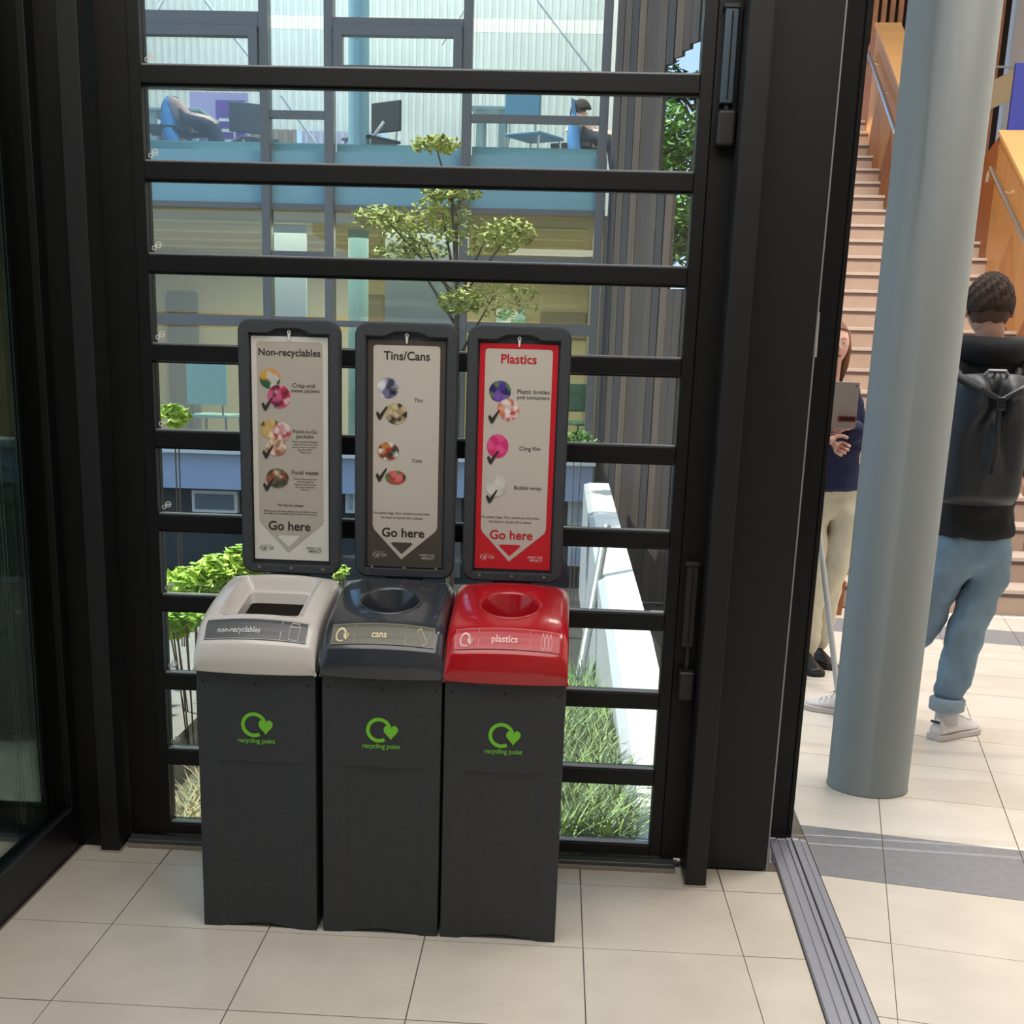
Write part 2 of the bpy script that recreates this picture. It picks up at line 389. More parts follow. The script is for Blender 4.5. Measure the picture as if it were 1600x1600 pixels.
def make_lid(matl, kind):
    NT = 72; rows = []
    for i in range(NT+1):
        t = i/NT; y, z = lidprof(t); r = max(.0005, min(.022, z*.9))
        row = []
        row.append((-HW-.002, lidpt(-1, t).y, 0))
        for a_ in range(0, 91, 15):
            s = -1+(r-r*math.cos(R_(a_)))/HW; p = lidpt(s, t); row.append((p.x-.002*(1-a_/90), p.y, p.z-r+r*math.sin(R_(a_))))
        for j in range(1, 16):
            s = (-1+r/HW)+(2-2*r/HW)*j/16; p = lidpt(s, t); row.append(tuple(p))
        for a_ in range(90, -1, -15):
            s = 1-(r-r*math.cos(R_(a_)))/HW; p = lidpt(s, t); row.append((p.x+.002*(1-a_/90), p.y, p.z-r+r*math.sin(R_(a_))))
        row.append((HW+.002, lidpt(1, t).y, 0))
        rows.append(row)
    mb = MB(); n = len(rows[0]); mb.v = [p for r_ in rows for p in r_]
    for i in range(NT):
        for j in range(n-1): mb.f.append((i*n+j, i*n+j+1, (i+1)*n+j+1, (i+1)*n+j))
    o = mb.obj('lid', matl, smooth=True)
    so = o.modifiers.new('s', 'SOLIDIFY'); so.thickness = .004; so.offset = -1
    if kind == 'square':
        c = [(-.102, .066), (.102, .066), (.102, .318), (-.102, .318)]
        cut = MB().prism([(*p, -.02) for p in rrect(c, .02)], (0, 0, .3)).obj('cut', matl)
    else:
        cut = MB().prism([(.072*math.cos(a_*math.pi/24), .168+.078*math.sin(a_*math.pi/24), -.02) for a_ in range(48)], (0, 0, .3)).obj('cut', matl)
    bo = o.modifiers.new('b', 'BOOLEAN'); bo.object = cut; bo.operation = 'DIFFERENCE'; bo.solver = 'EXACT'
    bake(o); bpy.data.objects.remove(cut); smooth(o)
    return o
def rrect(c, r, n=5):
    (x0, y0), (x1, _), (_, y1), _ = c; out = []
    for cx, cy, a0 in ((x0+r, y0+r, 180), (x1-r, y0+r, 270), (x1-r, y1-r, 0), (x0+r, y1-r, 90)):
        for k in range(n+1): a_ = R_(a0+90*k/n); out.append((cx+r*math.cos(a_), cy+r*math.sin(a_)))
    return out
def top_z(x, y):
    lo, hi = .32, .90
    for _ in range(24):
        m = (lo+hi)/2
        if lidprof(m)[0] < y: lo = m
        else: hi = m
    return lidpt(x/HW, (lo+hi)/2).z
def heart_arrow(mb, cx, y, cz, r, th=.0008):     # looped arrow whose head is a heart pointing down
    mb.ring((cx, y, cz), r*.72, r, 15, 300, 44, th)
    hx_ = cx+r*.92; hz = cz-.10*r; h = r*.66; pts = []
    for k in range(28):
        a_ = 2*math.pi*k/28; X = 16*math.sin(a_)**3; Z = 13*math.cos(a_)-5*math.cos(2*a_)-2*math.cos(3*a_)-math.cos(4*a_)
        pts.append((hx_+X/16*h*.85, y, hz+Z/16*h))
    mb.prism(pts, (0, -th*1.2, 0)); return mb
TB0, TB1 = 3.0/13, 5.1/13      # label band in profile parameter
def onlid(mb, name, m, par, u0, u1, off=.0022):   # maps flat (x, z) drawing [0..1] onto the label band
    out = MB(); 
    for (x, y, z) in mb.v:
        p = lidpt(x/HW, TB0+(TB1-TB0)*z); out.v.append((p.x, p.y-off*.8, p.z+off))
    out.f = mb.f; o = out.obj(name, m, par); return o
def panel_pts(W_, H_, x0, x1, ztop, zs, xt, zt, r):
    pts = []
    for cx, cz, a0 in ((x1-r, ztop-r, 0), (x0+r, ztop-r, 90)):
        seq = [R_(a0+90*k/5) for k in range(6)]
        pts += [(cx+r*math.cos(a_), cz+r*math.sin(a_)) for a_ in seq]
    pts += [(x0, zs+.006), (x0+.004, zs-.004), (xt, zt), (x1-.004, zs-.004), (x1, zs+.006)]
    return pts
PICS = {
 'packets': picmat('crisp_packet_picture', [(40, 90, 60), (215, 140, 50), (120, 40, 30), (190, 190, 180), (200, 160, 60)], 55),
 'sweets': picmat('sweet_packet_picture', [(120, 30, 60), (200, 90, 130), (60, 30, 60), (190, 40, 60), (220, 170, 190)], 90),
 'bread': picmat('sandwich_picture', [(205, 175, 120), (190, 160, 100), (90, 80, 40), (225, 205, 170)], 55),
 'wraps': picmat('food_pack_picture', [(200, 150, 150), (170, 70, 70), (220, 200, 195), (190, 120, 120)], 90),
 'cup': picmat('snack_pot_picture', [(195, 160, 130), (160, 110, 80), (220, 200, 180), (150, 90, 80)], 90),
 'waste': picmat('food_waste_picture', [(60, 70, 50), (170, 50, 50), (210, 180, 160), (110, 60, 50), (90, 110, 70)], 90),
 'tins': picmat('tin_picture', [(60, 60, 90), (180, 180, 200), (110, 110, 140), (30, 30, 50), (220, 220, 225)], 60),
 'lids': picmat('tin_top_picture', [(190, 170, 130), (160, 140, 105), (40, 30, 28), (205, 190, 150)], 75),
 'cans': picmat('can_picture', [(190, 130, 60), (170, 50, 50), (40, 60, 40), (230, 225, 220), (120, 60, 50)], 80),
 'cans2': picmat('coloured_can_picture', [(190, 50, 60), (60, 130, 60), (220, 110, 110), (30, 80, 50)], 70),
 'bottles': picmat('bottle_picture', [(70, 50, 140), (90, 130, 70), (120, 80, 170), (40, 30, 90)], 60),
 'tubs': picmat('container_picture', [(210, 180, 175), (220, 120, 60), (170, 120, 110), (235, 225, 220), (190, 60, 60)], 95),
 'film': picmat('cling_film_picture', [(215, 50, 120), (205, 40, 110), (225, 80, 140)], 40),
 'bubble': picmat('bubble_wrap_picture', [(205, 200, 192), (190, 186, 180), (215, 210, 204)], 60)}
PAPER = mat('poster_paper', (196, 188, 178), .3, coat=.2)
PAPERW = mat('poster_white', (214, 210, 202), .3, coat=.2)
TAUPE = mat('poster_taupe', (180, 171, 160), .3, coat=.2)
BROWN = mat('poster_brown', (76, 68, 62), .3, coat=.2)
REDB = mat('poster_red', (200, 24, 40), .3, coat=.2)
def build_bin(loc, rz, lidm, spec, label):
    b = thing('recycling_bin', label, 'bin', loc, rz, 'row of three recycling bins')
    # ---- body
    xs = [-HW, -.1435, -.102, -.088]+[-.088+.176*k/12 for k in range(1, 12)]+[.088, .102, .1435, HW]
    zs = [0, .014, .03, .2, .438, .446, .5, BH]
    mb = MB()
    def fy(x, z):
        y = 0
        if abs(x) < .09 and z < .44: y = .0045
        return y+(.0022 if abs(x) > .144 else 0)
    for z in zs:
        for x in xs:
            zz = z
            if z == 0 and abs(x) < .09: zz = .012*math.cos(x/.09*math.pi/2)
            if z == .014 and abs(x) < .09: zz = .014+.006*math.cos(x/.09*math.pi/2)
            mb.v.append((x, fy(x, z), zz))
    n = len(xs); m_ = len(zs)
    for i in range(m_-1):
        for j in range(n-1): mb.f.append((i*n+j, i*n+j+1, (i+1)*n+j+1, (i+1)*n+j))
    body_l = [i*n for i in range(m_)]; body_r = [i*n+n-1 for i in range(m_)]
    k = len(mb.v); mb.v += [(-HW, DEP-.01, zs[i]) for i in range(m_)]; k2 = len(mb.v); mb.v += [(HW, DEP-.01, zs[i]) for i in range(m_)]
    k3 = len(mb.v); mb.v += [(-HW+.01, DEP, zs[i]) for i in range(m_)]; k4 = len(mb.v); mb.v += [(HW-.01, DEP, zs[i]) for i in range(m_)]
    for i in range(m_-1):
        mb.f += [(body_l[i], body_l[i+1], k+i+1, k+i), (body_r[i], body_r[i+1], k2+i+1, k2+i), (k+i, k+i+1, k3+i+1, k3+i), (k2+i, k2+i+1, k4+i+1, k4+i), (k3+i, k3+i+1, k4+i+1, k4+i)]
    body = mb.obj('body', BIN, b)
    so = body.modifiers.new('s', 'SOLIDIFY'); so.thickness = .006; so.offset = -1
    MB().box(-HW+.008, HW-.008, .012, DEP-.012, .02, .03).obj('floor_plate', INK, b)
    MB().box(-HW+.02, HW-.02, .03, DEP-.03, .031, .60).obj('liner', INK, b)
    g = heart_arrow(MB(), -.006, -.0004, .540, .0315).obj('loop_logo', GREENP, body)
    text(MB(), 'recycling point', 0, -.0012, .494, .092, .015, hs=1.1).obj('lettering', GREENP, body)
    for x in (-.13, 0, .13): MB().disc((x, -.0003, .645), .0032, 10).obj('screw_hole', INK, body)
    st = MB().prism([(p[0], .0066, p[1]) for p in rrect([(-.020, .038), (.020, .038), (.020, .086), (-.020, .086)], .004)], (0, -.0012, 0)).obj('maker_sticker', mat('sticker_white', (205, 205, 198), .4), body)
    # sticker print (sub-parts of the body)
    pts = [(-.015, .0052, .080), (-.013, .0052, .074), (-.010, .0052, .067), (-.005, .0052, .062), (-.001, .0052, .066), (.000, .0052, .071), (-.004, .0052, .076), (-.009, .0052, .079)]
    MB().prism(pts, (0, -.0005, 0)).obj('sticker_leaf', mat('leaf_print', (74, 128, 44), .5), body)
    MB().box(-.016, .016, .0048, .0053, .044, .0525).obj('sticker_bar', mat('bar_print', (72, 30, 34), .5), body)
    text(MB(), 'envirobin', .001, .0048, .056, .024, .02).obj('lettering', mat('maroon_print', (130, 70, 66), .5), body)
    # ---- lid
    kind = 'square' if spec['lid'] == 'square' else 'round'
    lid = make_lid(lidm, kind); lid.parent = b; lid.location = (0, -.008, BH)
    if kind == 'square':
        f = MB()
        loops = []
        for (hx_, y0, y1, z, r) in ((.1035, .0645, .3195, None, .021), (.100, .068, .316, -.006, .02), (.084, .080, .304, -.034, .02), (.079, .086, .290, -.037, .016), (.075, .090, .284, -.062, .014)):
            lp = rrect([(-hx_, y0), (hx_, y0), (hx_, y1), (-hx_, y1)], r)
            loops.append([(p[0], p[1], (top_z(*p)+.0015 if z is None else (top_z(*p)+z if z < 0 else z))) for p in lp])
        n_ = len(loops[0])
        for lp in loops: f.v += lp
        for i in range(len(loops)-1):
            for j in range(n_): f.f.append((i*n_+j, i*n_+(j+1) % n_, (i+1)*n_+(j+1) % n_, (i+1)*n_+j))
        fo = f.obj('chute', lidm, lid); fo.modifiers.new('s', 'SOLIDIFY').thickness = .002
        # crumpled liner just visible inside
        mbx = MB()
        for q in range(9): mbx.tube([(-.07+.016*q, .25, .01), (-.066+.016*q, .262, .045+.006*(q % 3))], .004, 6)
        mbx.obj('liner_rim', mat('liner_plastic', (70, 70, 72), .35), lid)
    else:
        f = MB(); loops = []
        for (k_, dz, a_) in ((1.10, -.001, 1), (1.06, .003, 1), (1.0, .003, 1), (.95, -.004, 1), (.93, None, 1), (.90, None, 2)):
            lp = []
            for q in range(48):
                an = q*math.pi/24; x = .0735*k_*math.cos(an); y = .168+.0795*k_*math.sin(an)
                z = top_z(x, y)+dz if dz is not None else (.070 if a_ == 1 else .045)
                lp.append((x, y, z))
            loops.append(lp)
        for lp in loops: f.v += lp
        for i in range(len(loops)-1):
            for j in range(48): f.f.append((i*48+j, i*48+(j+1) % 48, (i+1)*48+(j+1) % 48, (i+1)*48+j))
        f.obj('hole_rim', lidm, lid, smooth=True).modifiers.new('s', 'SOLIDIFY').thickness = .0015
    # label strip on the lid
    mb = MB(); nx = 28; nz = 6
    for j in range(nz+1):
        for i in range(nx+1): mb.v.append((-.124+.248*i/nx, 0, j/nz))
    for j in range(nz):
        for i in range(nx): mb.f.append((j*(nx+1)+i, j*(nx+1)+i+1, (j+1)*(nx+1)+i+1, (j+1)*(nx+1)+i))
    onlid(mb, 'label_strip', spec['stripm'], lid, 0, 1, .0014)
    lines = MB(); 
    for xv in spec['lines']: lines.add([(xv-.0006, 0, .06), (xv+.0006, 0, .06), (xv+.0006, 0, .94), (xv-.0006, 0, .94)], [(0, 1, 2, 3)])
    for z0, z1 in ((.02, .05), (.95, .98)):
        for i in range(24):
            xa = -.123+.246*i/24; xb = xa+.246/24
            lines.add([(xa, 0, z0), (xb, 0, z0), (xb, 0, z1), (xa, 0, z1)], [(0, 1, 2, 3)])
    lines.add([(-.1235, 0, 0.02), (-.1225, 0, 0.02), (-.1225, 0, .98), (-.1235, 0, .98)], [(0, 1, 2, 3)])
    lines.add([(.1235, 0, 0.02), (.1225, 0, 0.02), (.1225, 0, .98), (.1235, 0, .98)], [(0, 1, 2, 3)])
    onlid(lines, 'label_lines', spec['linem'], lid, 0, 1, .0022)
    V, F, w0 = textdata(spec['word'], .02); kx = spec['ww']/w0
    tm = MB(); tm.v = [(spec['wx']+a_*kx, 0, .40+b_*.46*spec.get('wh', 1)) for a_, b_ in V]; tm.f = F
    onlid(tm, 'lettering', spec['inkm'], lid, 0, 1, .0024)
    ic = MB()
    if spec['loop']:
        t2 = heart_arrow(MB(), 0, 0, 0, 1, th=0)
        flat = [(x*.0135-.100, 0, .5+z*.34) for x, y, z in t2.v]; t3 = MB().add(flat, t2.f); onlid(t3, 'loop_logo', spec['inkm'], lid, 0, 1, .0024)
    def oline(pts, closed=True, w=.0009, wz=.03):
        m2 = len(pts)
        for i in range(m2 if closed else m2-1):
            (xa, za), (xb, zb) = pts[i], pts[(i+1) % m2]
            dx, dz = xb-xa, (zb-za)*.03; l = math.hypot(dx, dz) or 1; nx_, nz_ = -dz/l*w/2, dx/l*w/2/.03
            ic.add([(xa-nx_, 0, za-nz_), (xb-nx_, 0, zb-nz_), (xb+nx_, 0, zb+nz_), (xa+nx_, 0, za+nz_)], [(0, 1, 2, 3)])
    if spec['icon'] == 'bag':
        oline([(.083, .12), (.104, .12), (.106, .75), (.082, .75)]); oline([(.082, .75), (.086, .9), (.102, .9), (.106, .75)], False)
    elif spec['icon'] == 'can':
        oline([(.082, .78), (.090, .9), (.108, .3), (.100, .12), (.094, .15)][::-1]); oline([(.082, .78), (.094, .15)], False)
    else:
        for q in range(3): oline([(.082+.009*q, .15), (.088+.009*q, .15), (.089+.009*q, .6), (.087+.009*q, .75), (.086+.009*q, .9), (.083+.009*q, .75), (.081+.009*q, .6)])
    onlid(ic, 'label_icons', spec['inkm'], lid, 0, 1, .0024)
    # ---- sign frame
    SX, SZ0, SZ1, SY = .131, .853, 1.500, DEP+.002
    outer = rrect([(-SX, SZ0), (SX, SZ0), (SX, SZ1), (-SX, SZ1)], .030, 8)
    ix, iz0, iz1 = .1035, .876, 1.466
    inner = []
    n_ = len(outer)
    for (x, z) in outer:
        X = max(-ix, min(ix, x*1.2)); Z = max(iz0, min(iz1, (z-1.176)*1.2+1.176)); inner.append((X, Z))
    # finer frame: explicit rim profile with a lobe for the hook in its top edge
    def rim(seq): return seq
    out2, in2 = [], []
    N = 120
    def along(path, k): 
        return path
    def resample(pts, n):
        P = pts+[pts[0]]; L_ = [0]
        for i in range(len(P)-1): L_.append(L_[-1]+math.dist(P[i], P[i+1]))
        res = []; j = 0
        for q in range(n):
            d = L_[-1]*q/n
            while L_[j+1] < d: j += 1
            u = (d-L_[j])/max(1e-9, L_[j+1]-L_[j]); res.append((P[j][0]+(P[j+1][0]-P[j][0])*u, P[j][1]+(P[j+1][1]-P[j][1])*u))
        return res
    outc = rrect([(-SX, SZ0), (SX, SZ0), (SX, SZ1), (-SX, SZ1)], .032, 8)
    inc = []
    for (x, z) in outc:
        pass
    # radial matching from the centre keeps the two loops in step
    cz_ = (SZ0+SZ1)/2
    def rayrect(an, hx_, z0_, z1_, lobe=False):
        c_, s_ = math.cos(an), math.sin(an)
        t_ = min(abs(hx_/c_) if abs(c_) > 1e-9 else 9e9, ((z1_-cz_)/s_ if s_ > 0 else (z0_-cz_)/s_) if abs(s_) > 1e-9 else 9e9)
        x, z = c_*t_, cz_+s_*t_
        if lobe and s_ > 0 and abs(z-z1_) < 1e-6 and abs(x) < .055: z += .012*min(1, (1-(abs(x)/.055)**2)*1.3)
        return x, z
    angs = []
    for (x, z) in resample(outc, 200): angs.append((math.atan2(z-cz_, x), x, z))
    for s1 in (-1, 1):
        for zc in (iz0, iz1):
            pass
    angs.sort()
    # make sure the inner corners are sampled
    ocorner = [math.atan2(zc-cz_, s1*ix) for s1 in (-1, 1) for zc in (iz0, iz1)]
    angs2 = []
    for i, (an, x, z) in enumerate(angs):
        near = min(ocorner, key=lambda c_: abs(c_-an))
        angs2.append((an, x, z))
    for c_ in ocorner:
        i = min(range(len(angs2)), key=lambda q: abs(angs2[q][0]-c_)); angs2[i] = (c_, angs2[i][1], angs2[i][2])
    mb = MB(); n_ = len(angs2)
    lay = []
    for k_, (typ, y) in enumerate((('o', .034), ('o', .004), ('o2', 0), ('i2', 0), ('i', .003), ('i', .016))):
        for an, x, z in angs2:
            if typ == 'o': p = (x, z)
            elif typ == 'o2': p = (x*.97, cz_+(z-cz_)*.988)
            else:
                p = rayrect(an, ix, iz0, iz1, True)
                if typ == 'i2': p = (p[0]*1.03, cz_+(p[1]-cz_)*1.006)
            mb.v.append((p[0], y, p[1]))
    for k_ in range(5):
        for j in range(n_): mb.f.append((k_*n_+j, k_*n_+(j+1) % n_, (k_+1)*n_+(j+1) % n_, (k_+1)*n_+j))
    mb.f.append(tuple(range(n_))); mb.f.append(tuple(5*n_+j for j in range(n_-1, -1, -1)))
    sg = mb.obj('sign_frame', SIGNF, b, loc=(spec['sx'], SY-.002, 0)); smooth(sg)
    e_ = sg.modifiers.new('e', 'EDGE_SPLIT'); e_.split_angle = R_(30)
    bpy.context.view_layer.update()
    MB().box(-.05, .05, .004, .030, .72, .86).obj('sign_bracket', SIGNF, b, loc=(spec['sx'], SY+.004, 0))
    # ---- poster
    PW, PZ0, PZ1 = .099, spec['pz0'], spec['pz1']; H = PZ1-PZ0
    U = lambda u: -PW+2*PW*u
    Vv = lambda v: PZ1-H*v
    MB().box(-PW, PW, .012, .0135, PZ0, PZ1).obj('poster', spec['base'], sg)
    pp = panel_pts(0, 0, U(.07), U(.93), Vv(.022), Vv(.825), U(.455), Vv(.965), .008)
    MB().prism([(p[0], .0118, p[1]) for p in pp], (0, -.0006, 0)).obj('poster_panel', spec['panelm'], sg)
    tri = [(U(.315), Vv(.893)), (U(.335), Vv(.887)), (U(.585), Vv(.887)), (U(.605), Vv(.893)), (U(.47), Vv(.937)), (U(.455), Vv(.939))]
    MB().prism([(p[0], .0111, p[1]) for p in tri], (0, -.0005, 0)).obj('arrow_mark', spec['trim'], sg)
    yt = .0105
    text(MB(), spec['title'], U(spec.get('tu', .5)), yt, Vv(.083), spec['tw'], .018).obj('lettering', spec['titlem'], sg)
    text(MB(), 'Go here', U(.475), yt, Vv(.862), .112, .02).obj('lettering', spec['titlem'], sg)
    for s, u, v, w in spec['small']: text(MB(), s, U(u), yt, Vv(v), w, .004).obj('lettering', BLACKP, sg)
    LG = spec['logom']
    text(MB(), 'UNIVERSITY OF', U(.16), yt, Vv(.936), .026, 0).obj('lettering', LG, sg); text(MB(), 'E', U(.085), yt, Vv(.955), .0052, 0).obj('lettering', LG, sg)
    text(MB(), 'ETER', U(.20), yt, Vv(.955), .025, .0).obj('lettering', LG, sg); text(MB(), 'X', U(.125), yt, Vv(.963), .011, .0, h=.015).obj('lettering', LG, sg)
    text(MB(), 'GREEN OUR', U(.80), yt, Vv(.946), .040, .02).obj('lettering', LG, sg); text(MB(), 'IMPACT', U(.815), yt, Vv(.962), .034, .02).obj('lettering', LG, sg)
    for i, (pk, u, v, r, rx) in enumerate(spec['pics']):
        MB().disc((U(u), .0110-.0002*i, Vv(v)), r, 28, th=.0003, rx=rx).obj('picture', PICS[pk], sg)
    for (u, v) in spec['ticks']:
        x, z = U(u), Vv(v); q = .0135
        P_ = [(-1.1, .1), (-.75, .55), (-.35, -.1), (.9, 1.5), (1.15, 1.4), (-.15, -1.0), (-.55, -1.05)]
        MB().prism([(x+a_*q, .0098, z+c_*q) for a_, c_ in P_], (0, -.0004, 0)).obj('tick_mark', BLACKP, sg)
    # hook and rivets
    MB().ring((0, .010, 1.470), .0022, .0048, 0, 360, 16, .003).prism([(-.0038, .010, 1.467), (.0038, .010, 1.467), (.0016, .010, 1.450), (-.0016, .010, 1.450)], (0, -.003, 0)).obj('hanging_hook', WHITE, sg)
    for x in (-.085, 0, .085): MB().ring((x, -.0002, .868+spec.get('rz', 0)), 0.0001, .0042, n=14, th=.002).obj('rivet', mat('rivet_zinc', (128, 126, 122), .4, metal=.4), sg)
    return b
FY = -.556
build_bin((.4045, FY, 0), R_(-.5), LIDW, dict(lid='square', stripm=mat('dark_strip', (86, 88, 92), .3), linem=mat('strip_white', (200, 200, 200), .4), inkm=mat('strip_ink', (205, 205, 205), .4),
    lines=[.062], word='non-recyclables', ww=.105, wx=-.040, wh=.8, loop=False, icon='bag', sx=.011, pz0=.888, pz1=1.459, base=PAPERW, panelm=TAUPE, trim=PAPERW,
    title='Non-recyclables', titlem=BLACKP, tw=.160, logom=mat('grey_print', (110, 104, 100), .5),
    small=[('Crisp and', .68, .219, .058), ('sweet packets', .705, .240, .074), ('Food-to-Go', .70, .420, .064), ('packets', .69, .442, .044), ('Please check food packaging', .69, .461, .066), ('is empty of all food and liquid', .69, .473, .066), ('before you put it in this bin.', .69, .485, .066), ('Do not recycle.', .69, .497, .038), ('Thank you', .69, .509, .030),
        ('Food waste', .69, .605, .070), ('All food leftovers go here', .69, .629, .062), ('with fruit peel, tea', .69, .641, .046), ('bags and coffee grounds', .69, .653, .058), ('from your lunch box.', .69, .665, .050), ('Thank you', .69, .677, .024),
        ('No liquids please', .49, .752, .068), ('Please empty all drinks before you put them in here', .49, .779, .142), ('and help us to recycle more across the campus.', .49, .790, .142)],
    pics=[('packets', .24, .185, .025, .027), ('sweets', .355, .262, .030, .030), ('bread', .24, .405, .025, .028), ('wraps', .39, .415, .024, .024), ('cup', .31, .485, .023, .027), ('waste', .32, .625, .025, .030)],
    ticks=[(.20, .300), (.20, .512), (.20, .660)]), 'speckled charcoal bin with an off-white lid and a Non-recyclables sign')
build_bin((.7120, FY, 0), 0, LIDG, dict(lid='round', stripm=mat('brown_strip', (104, 102, 92), .35), linem=mat('strip_beige', (150, 146, 130), .4), inkm=mat('strip_ink2', (228, 214, 172), .4),
    lines=[-.068, .055], word='cans', ww=.036, wx=-.008, loop=True, icon='can', sx=.0075, pz0=.880, pz1=1.458, base=BROWN, panelm=PAPER, trim=BROWN,
    title='Tins/Cans', titlem=BLACKP, tw=.118, logom=mat('pale_print', (188, 182, 172), .5),
    small=[('Tins', .66, .262, .022), ('Cans', .65, .525, .026), ('No plastic bags. Dry, rinsed-out and clean.', .46, .760, .150), ('No food or liquids left in please.', .46, .780, .110)],
    pics=[('tins', .26, .205, .026, .028), ('lids', .37, .315, .027, .028), ('cans', .27, .480, .023, .028), ('cans2', .37, .595, .018, .027)],
    ticks=[(.18, .318), (.18, .590)], rz=.012), 'speckled charcoal bin with a dark slate lid and a Tins/Cans sign')
build_bin((1.0103, FY, 0), 0, LIDR, dict(lid='round', stripm=mat('rose_strip', (186, 58, 66), .3), linem=mat('strip_pink', (225, 130, 135), .4), inkm=mat('strip_ink3', (238, 190, 190), .4),
    lines=[-.068, .055], word='plastics', ww=.062, wx=-.006, loop=True, icon='bottles', sx=-.006, pz0=.885, pz1=1.457, base=REDB, panelm=PAPER, trim=REDB,
    title='Plastics', titlem=REDP, tw=.090, logom=mat('pink_print', (228, 190, 186), .5),
    small=[('Plastic bottles', .70, .212, .082), ('and containers', .70, .236, .082), ('Cling film', .68, .460, .054), ('Bubble wrap', .67, .635, .070), ('No plastic bags. Dry, rinsed-out and clean.', .46, .768, .152), ('No food or liquids left in please.', .46, .788, .112)],
    pics=[('bottles', .27, .205, .027, .028), ('tubs', .38, .285, .028, .029), ('film', .26, .445, .030, .028), ('bubble', .26, .620, .029, .028)],
    ticks=[(.20, .320), (.20, .500), (.20, .675)]), 'speckled charcoal bin with a glossy red lid and a Plastics sign')

# ================================================================== the courtyard outside
SOIL = mat('gravel_soil', (52, 54, 50), .9, var=.3, vscale=14, bump=.5, bscale=40)
MULL = mat('mullion_grey', (124, 118, 114), .4)
RIB = mat('ribbed_metal', (222, 222, 216), .5, var=.04, vscale=3)
RIBD = mat('ribbed_brown', (140, 124, 108), .6, var=.1, vscale=6, stretch=(4, 1, .5))
CYAN = mat('cyan_fascia', (150, 186, 190), .25)
BEIGE = mat('beige_plaster', (196, 186, 152), .7)
BOARDM = [mat('weathered_board_%d' % i, c, .7, var=.25, vscale=3, stretch=(20, 20, .6), bump=.2, bscale=80) for i, c in enumerate([(60, 54, 54), (72, 64, 58), (48, 46, 50), (88, 74, 64), (62, 52, 48)])]
GREEN1 = mat('bright_leaf', (168, 208, 76), .5, var=.25, vscale=9)
GREEN2 = mat('leaf_green', (96, 140, 60), .5, var=.3, vscale=9)
GREEN3 = mat('dark_leaf', (60, 92, 52), .6, var=.35, vscale=5)
DRY = mat('dry_grass', (206, 184, 132), .7, var=.3, vscale=9)
BARK = mat('bark', (96, 80, 64), .8, var=.2)
WRAIL = mat('white_render', (236, 236, 232), .6, var=.02)
PALE = mat('pale_grey_coping', (176, 182, 184), .5)
MB().box(-9, 8, .32, 20, -1.4, -.45).obj('floor_courtyard', SOIL, kind='structure')
MB().box(-9, XW-.06, .8, 3.4, -.45, -.02).obj('floor_terrace', mat('terrace_stone', (150, 146, 138), .7, var=.1), kind='structure')
# low bed edge close to the glass keeps the grass at sill height
bed = thing('planting_bed', 'raised soil bed outside the bottom panes of the window', 'planter', (.7, 1.0, -.45))
MB().box(-.9, .665, -.93, .9, 0, .34).obj('soil', mat('dark_soil', (84, 78, 58), .9, var=.4, vscale=20, bump=.5), bed)
MB().box(-.95, .665, .905, .94, 0, .37).obj('edging', PALE, bed)

# ---- opposite building
FYB = 7.5
of = thing('office_building', 'glazed office building across the courtyard with grey mullions and ribbed walls', 'building', (0, FYB, -.45))
def ob(name, m, x0, x1, y0, y1, z0, z1, par=None, bev=0):
    return MB().box(x0, x1, y0-FYB, y1-FYB, z0+.45, z1+.45).obj(name, m, par or of, bevel=bev)
XM = [-3.55, -2.45, -1.353, -.832, .277, 1.374]
for x in XM: ob('mullion', MULL, x-.036, x+.036, FYB-.06, FYB+.08, -.45, 6.2, bev=.004)
ob('floor_slab', CYAN, -4.2, 1.42, FYB+.02, FYB+.25, 2.60, 3.0)
ob('slab_edge', MULL, -4.2, 1.42, FYB-.03, FYB+.02, 2.55, 2.595)
ob('upper_floor', mat('carpet_grey', (120, 122, 126), .9), -4.2, 1.42, FYB+.25, 12.9, 2.9, 2.96)
ob('office_ceiling', BEIGE, -4.2, 1.42, FYB+.25, 12.9, 2.57, 2.64)
for y in (8.6, 9.6, 10.6, 11.6): ob('ceiling_strip', mat('strip_light_diffuser', (236, 226, 170), .5), -4.0, 1.3, y, y+.12, 2.55, 2.569)
ob('office_floor', mat('wood_floor', (150, 132, 104), .6), -4.2, 1.42, FYB+.2, 12.9, .30, .36)
ob('back_wall', BEIGE, -4.2, 1.42, 12.9, 13.0, .36, 2.57)
ob('side_wall', BEIGE, -4.3, -4.2, FYB, 13.0, -.45, 6.2)
ob('side_wall', mat('side_wall_grey', (150, 148, 140), .7), 1.42, 1.5, FYB+.1, 13.0, -.45, 2.57)
for (u0, u1, v0, v1) in ((262, 312, 455, 560), (560, 600, 460, 570), (445, 480, 460, 560), (845, 915, 487, 530)):
    p = A(u0, v0, 12.88); q = A(u1, v1, 12.88)
    if v1 > 550: q.z = .37
    ob('inner_door', mat('door_taupe', (128, 122, 104), .6), p.x, q.x, 12.84, 12.88, min(p.z, q.z), max(p.z, q.z), bev=.01)
# pale column and partitions behind the glass
MB().tube([(A(560, 400, 9.4).x, 9.4-FYB, .8), (A(560, 400, 9.4).x, 9.4-FYB, 6.5)], .10, 20).obj('inner_column', mat('pale_blue_column', (140, 176, 186), .4), of, smooth=False)
p = A(425, 400, 9.0); q = A(478, 400, 9.0)
ob('partition', mat('pale_partition', (196, 206, 214), .6), p.x, q.x, 9.0, 9.05, .36, 2.56)
p = A(602, 400, 8.7); q = A(722, 400, 8.7)
ob('partition', mat('pale_partition', (196, 206, 214), .6), p.x, q.x, 8.7, 8.75, .36, 2.56)
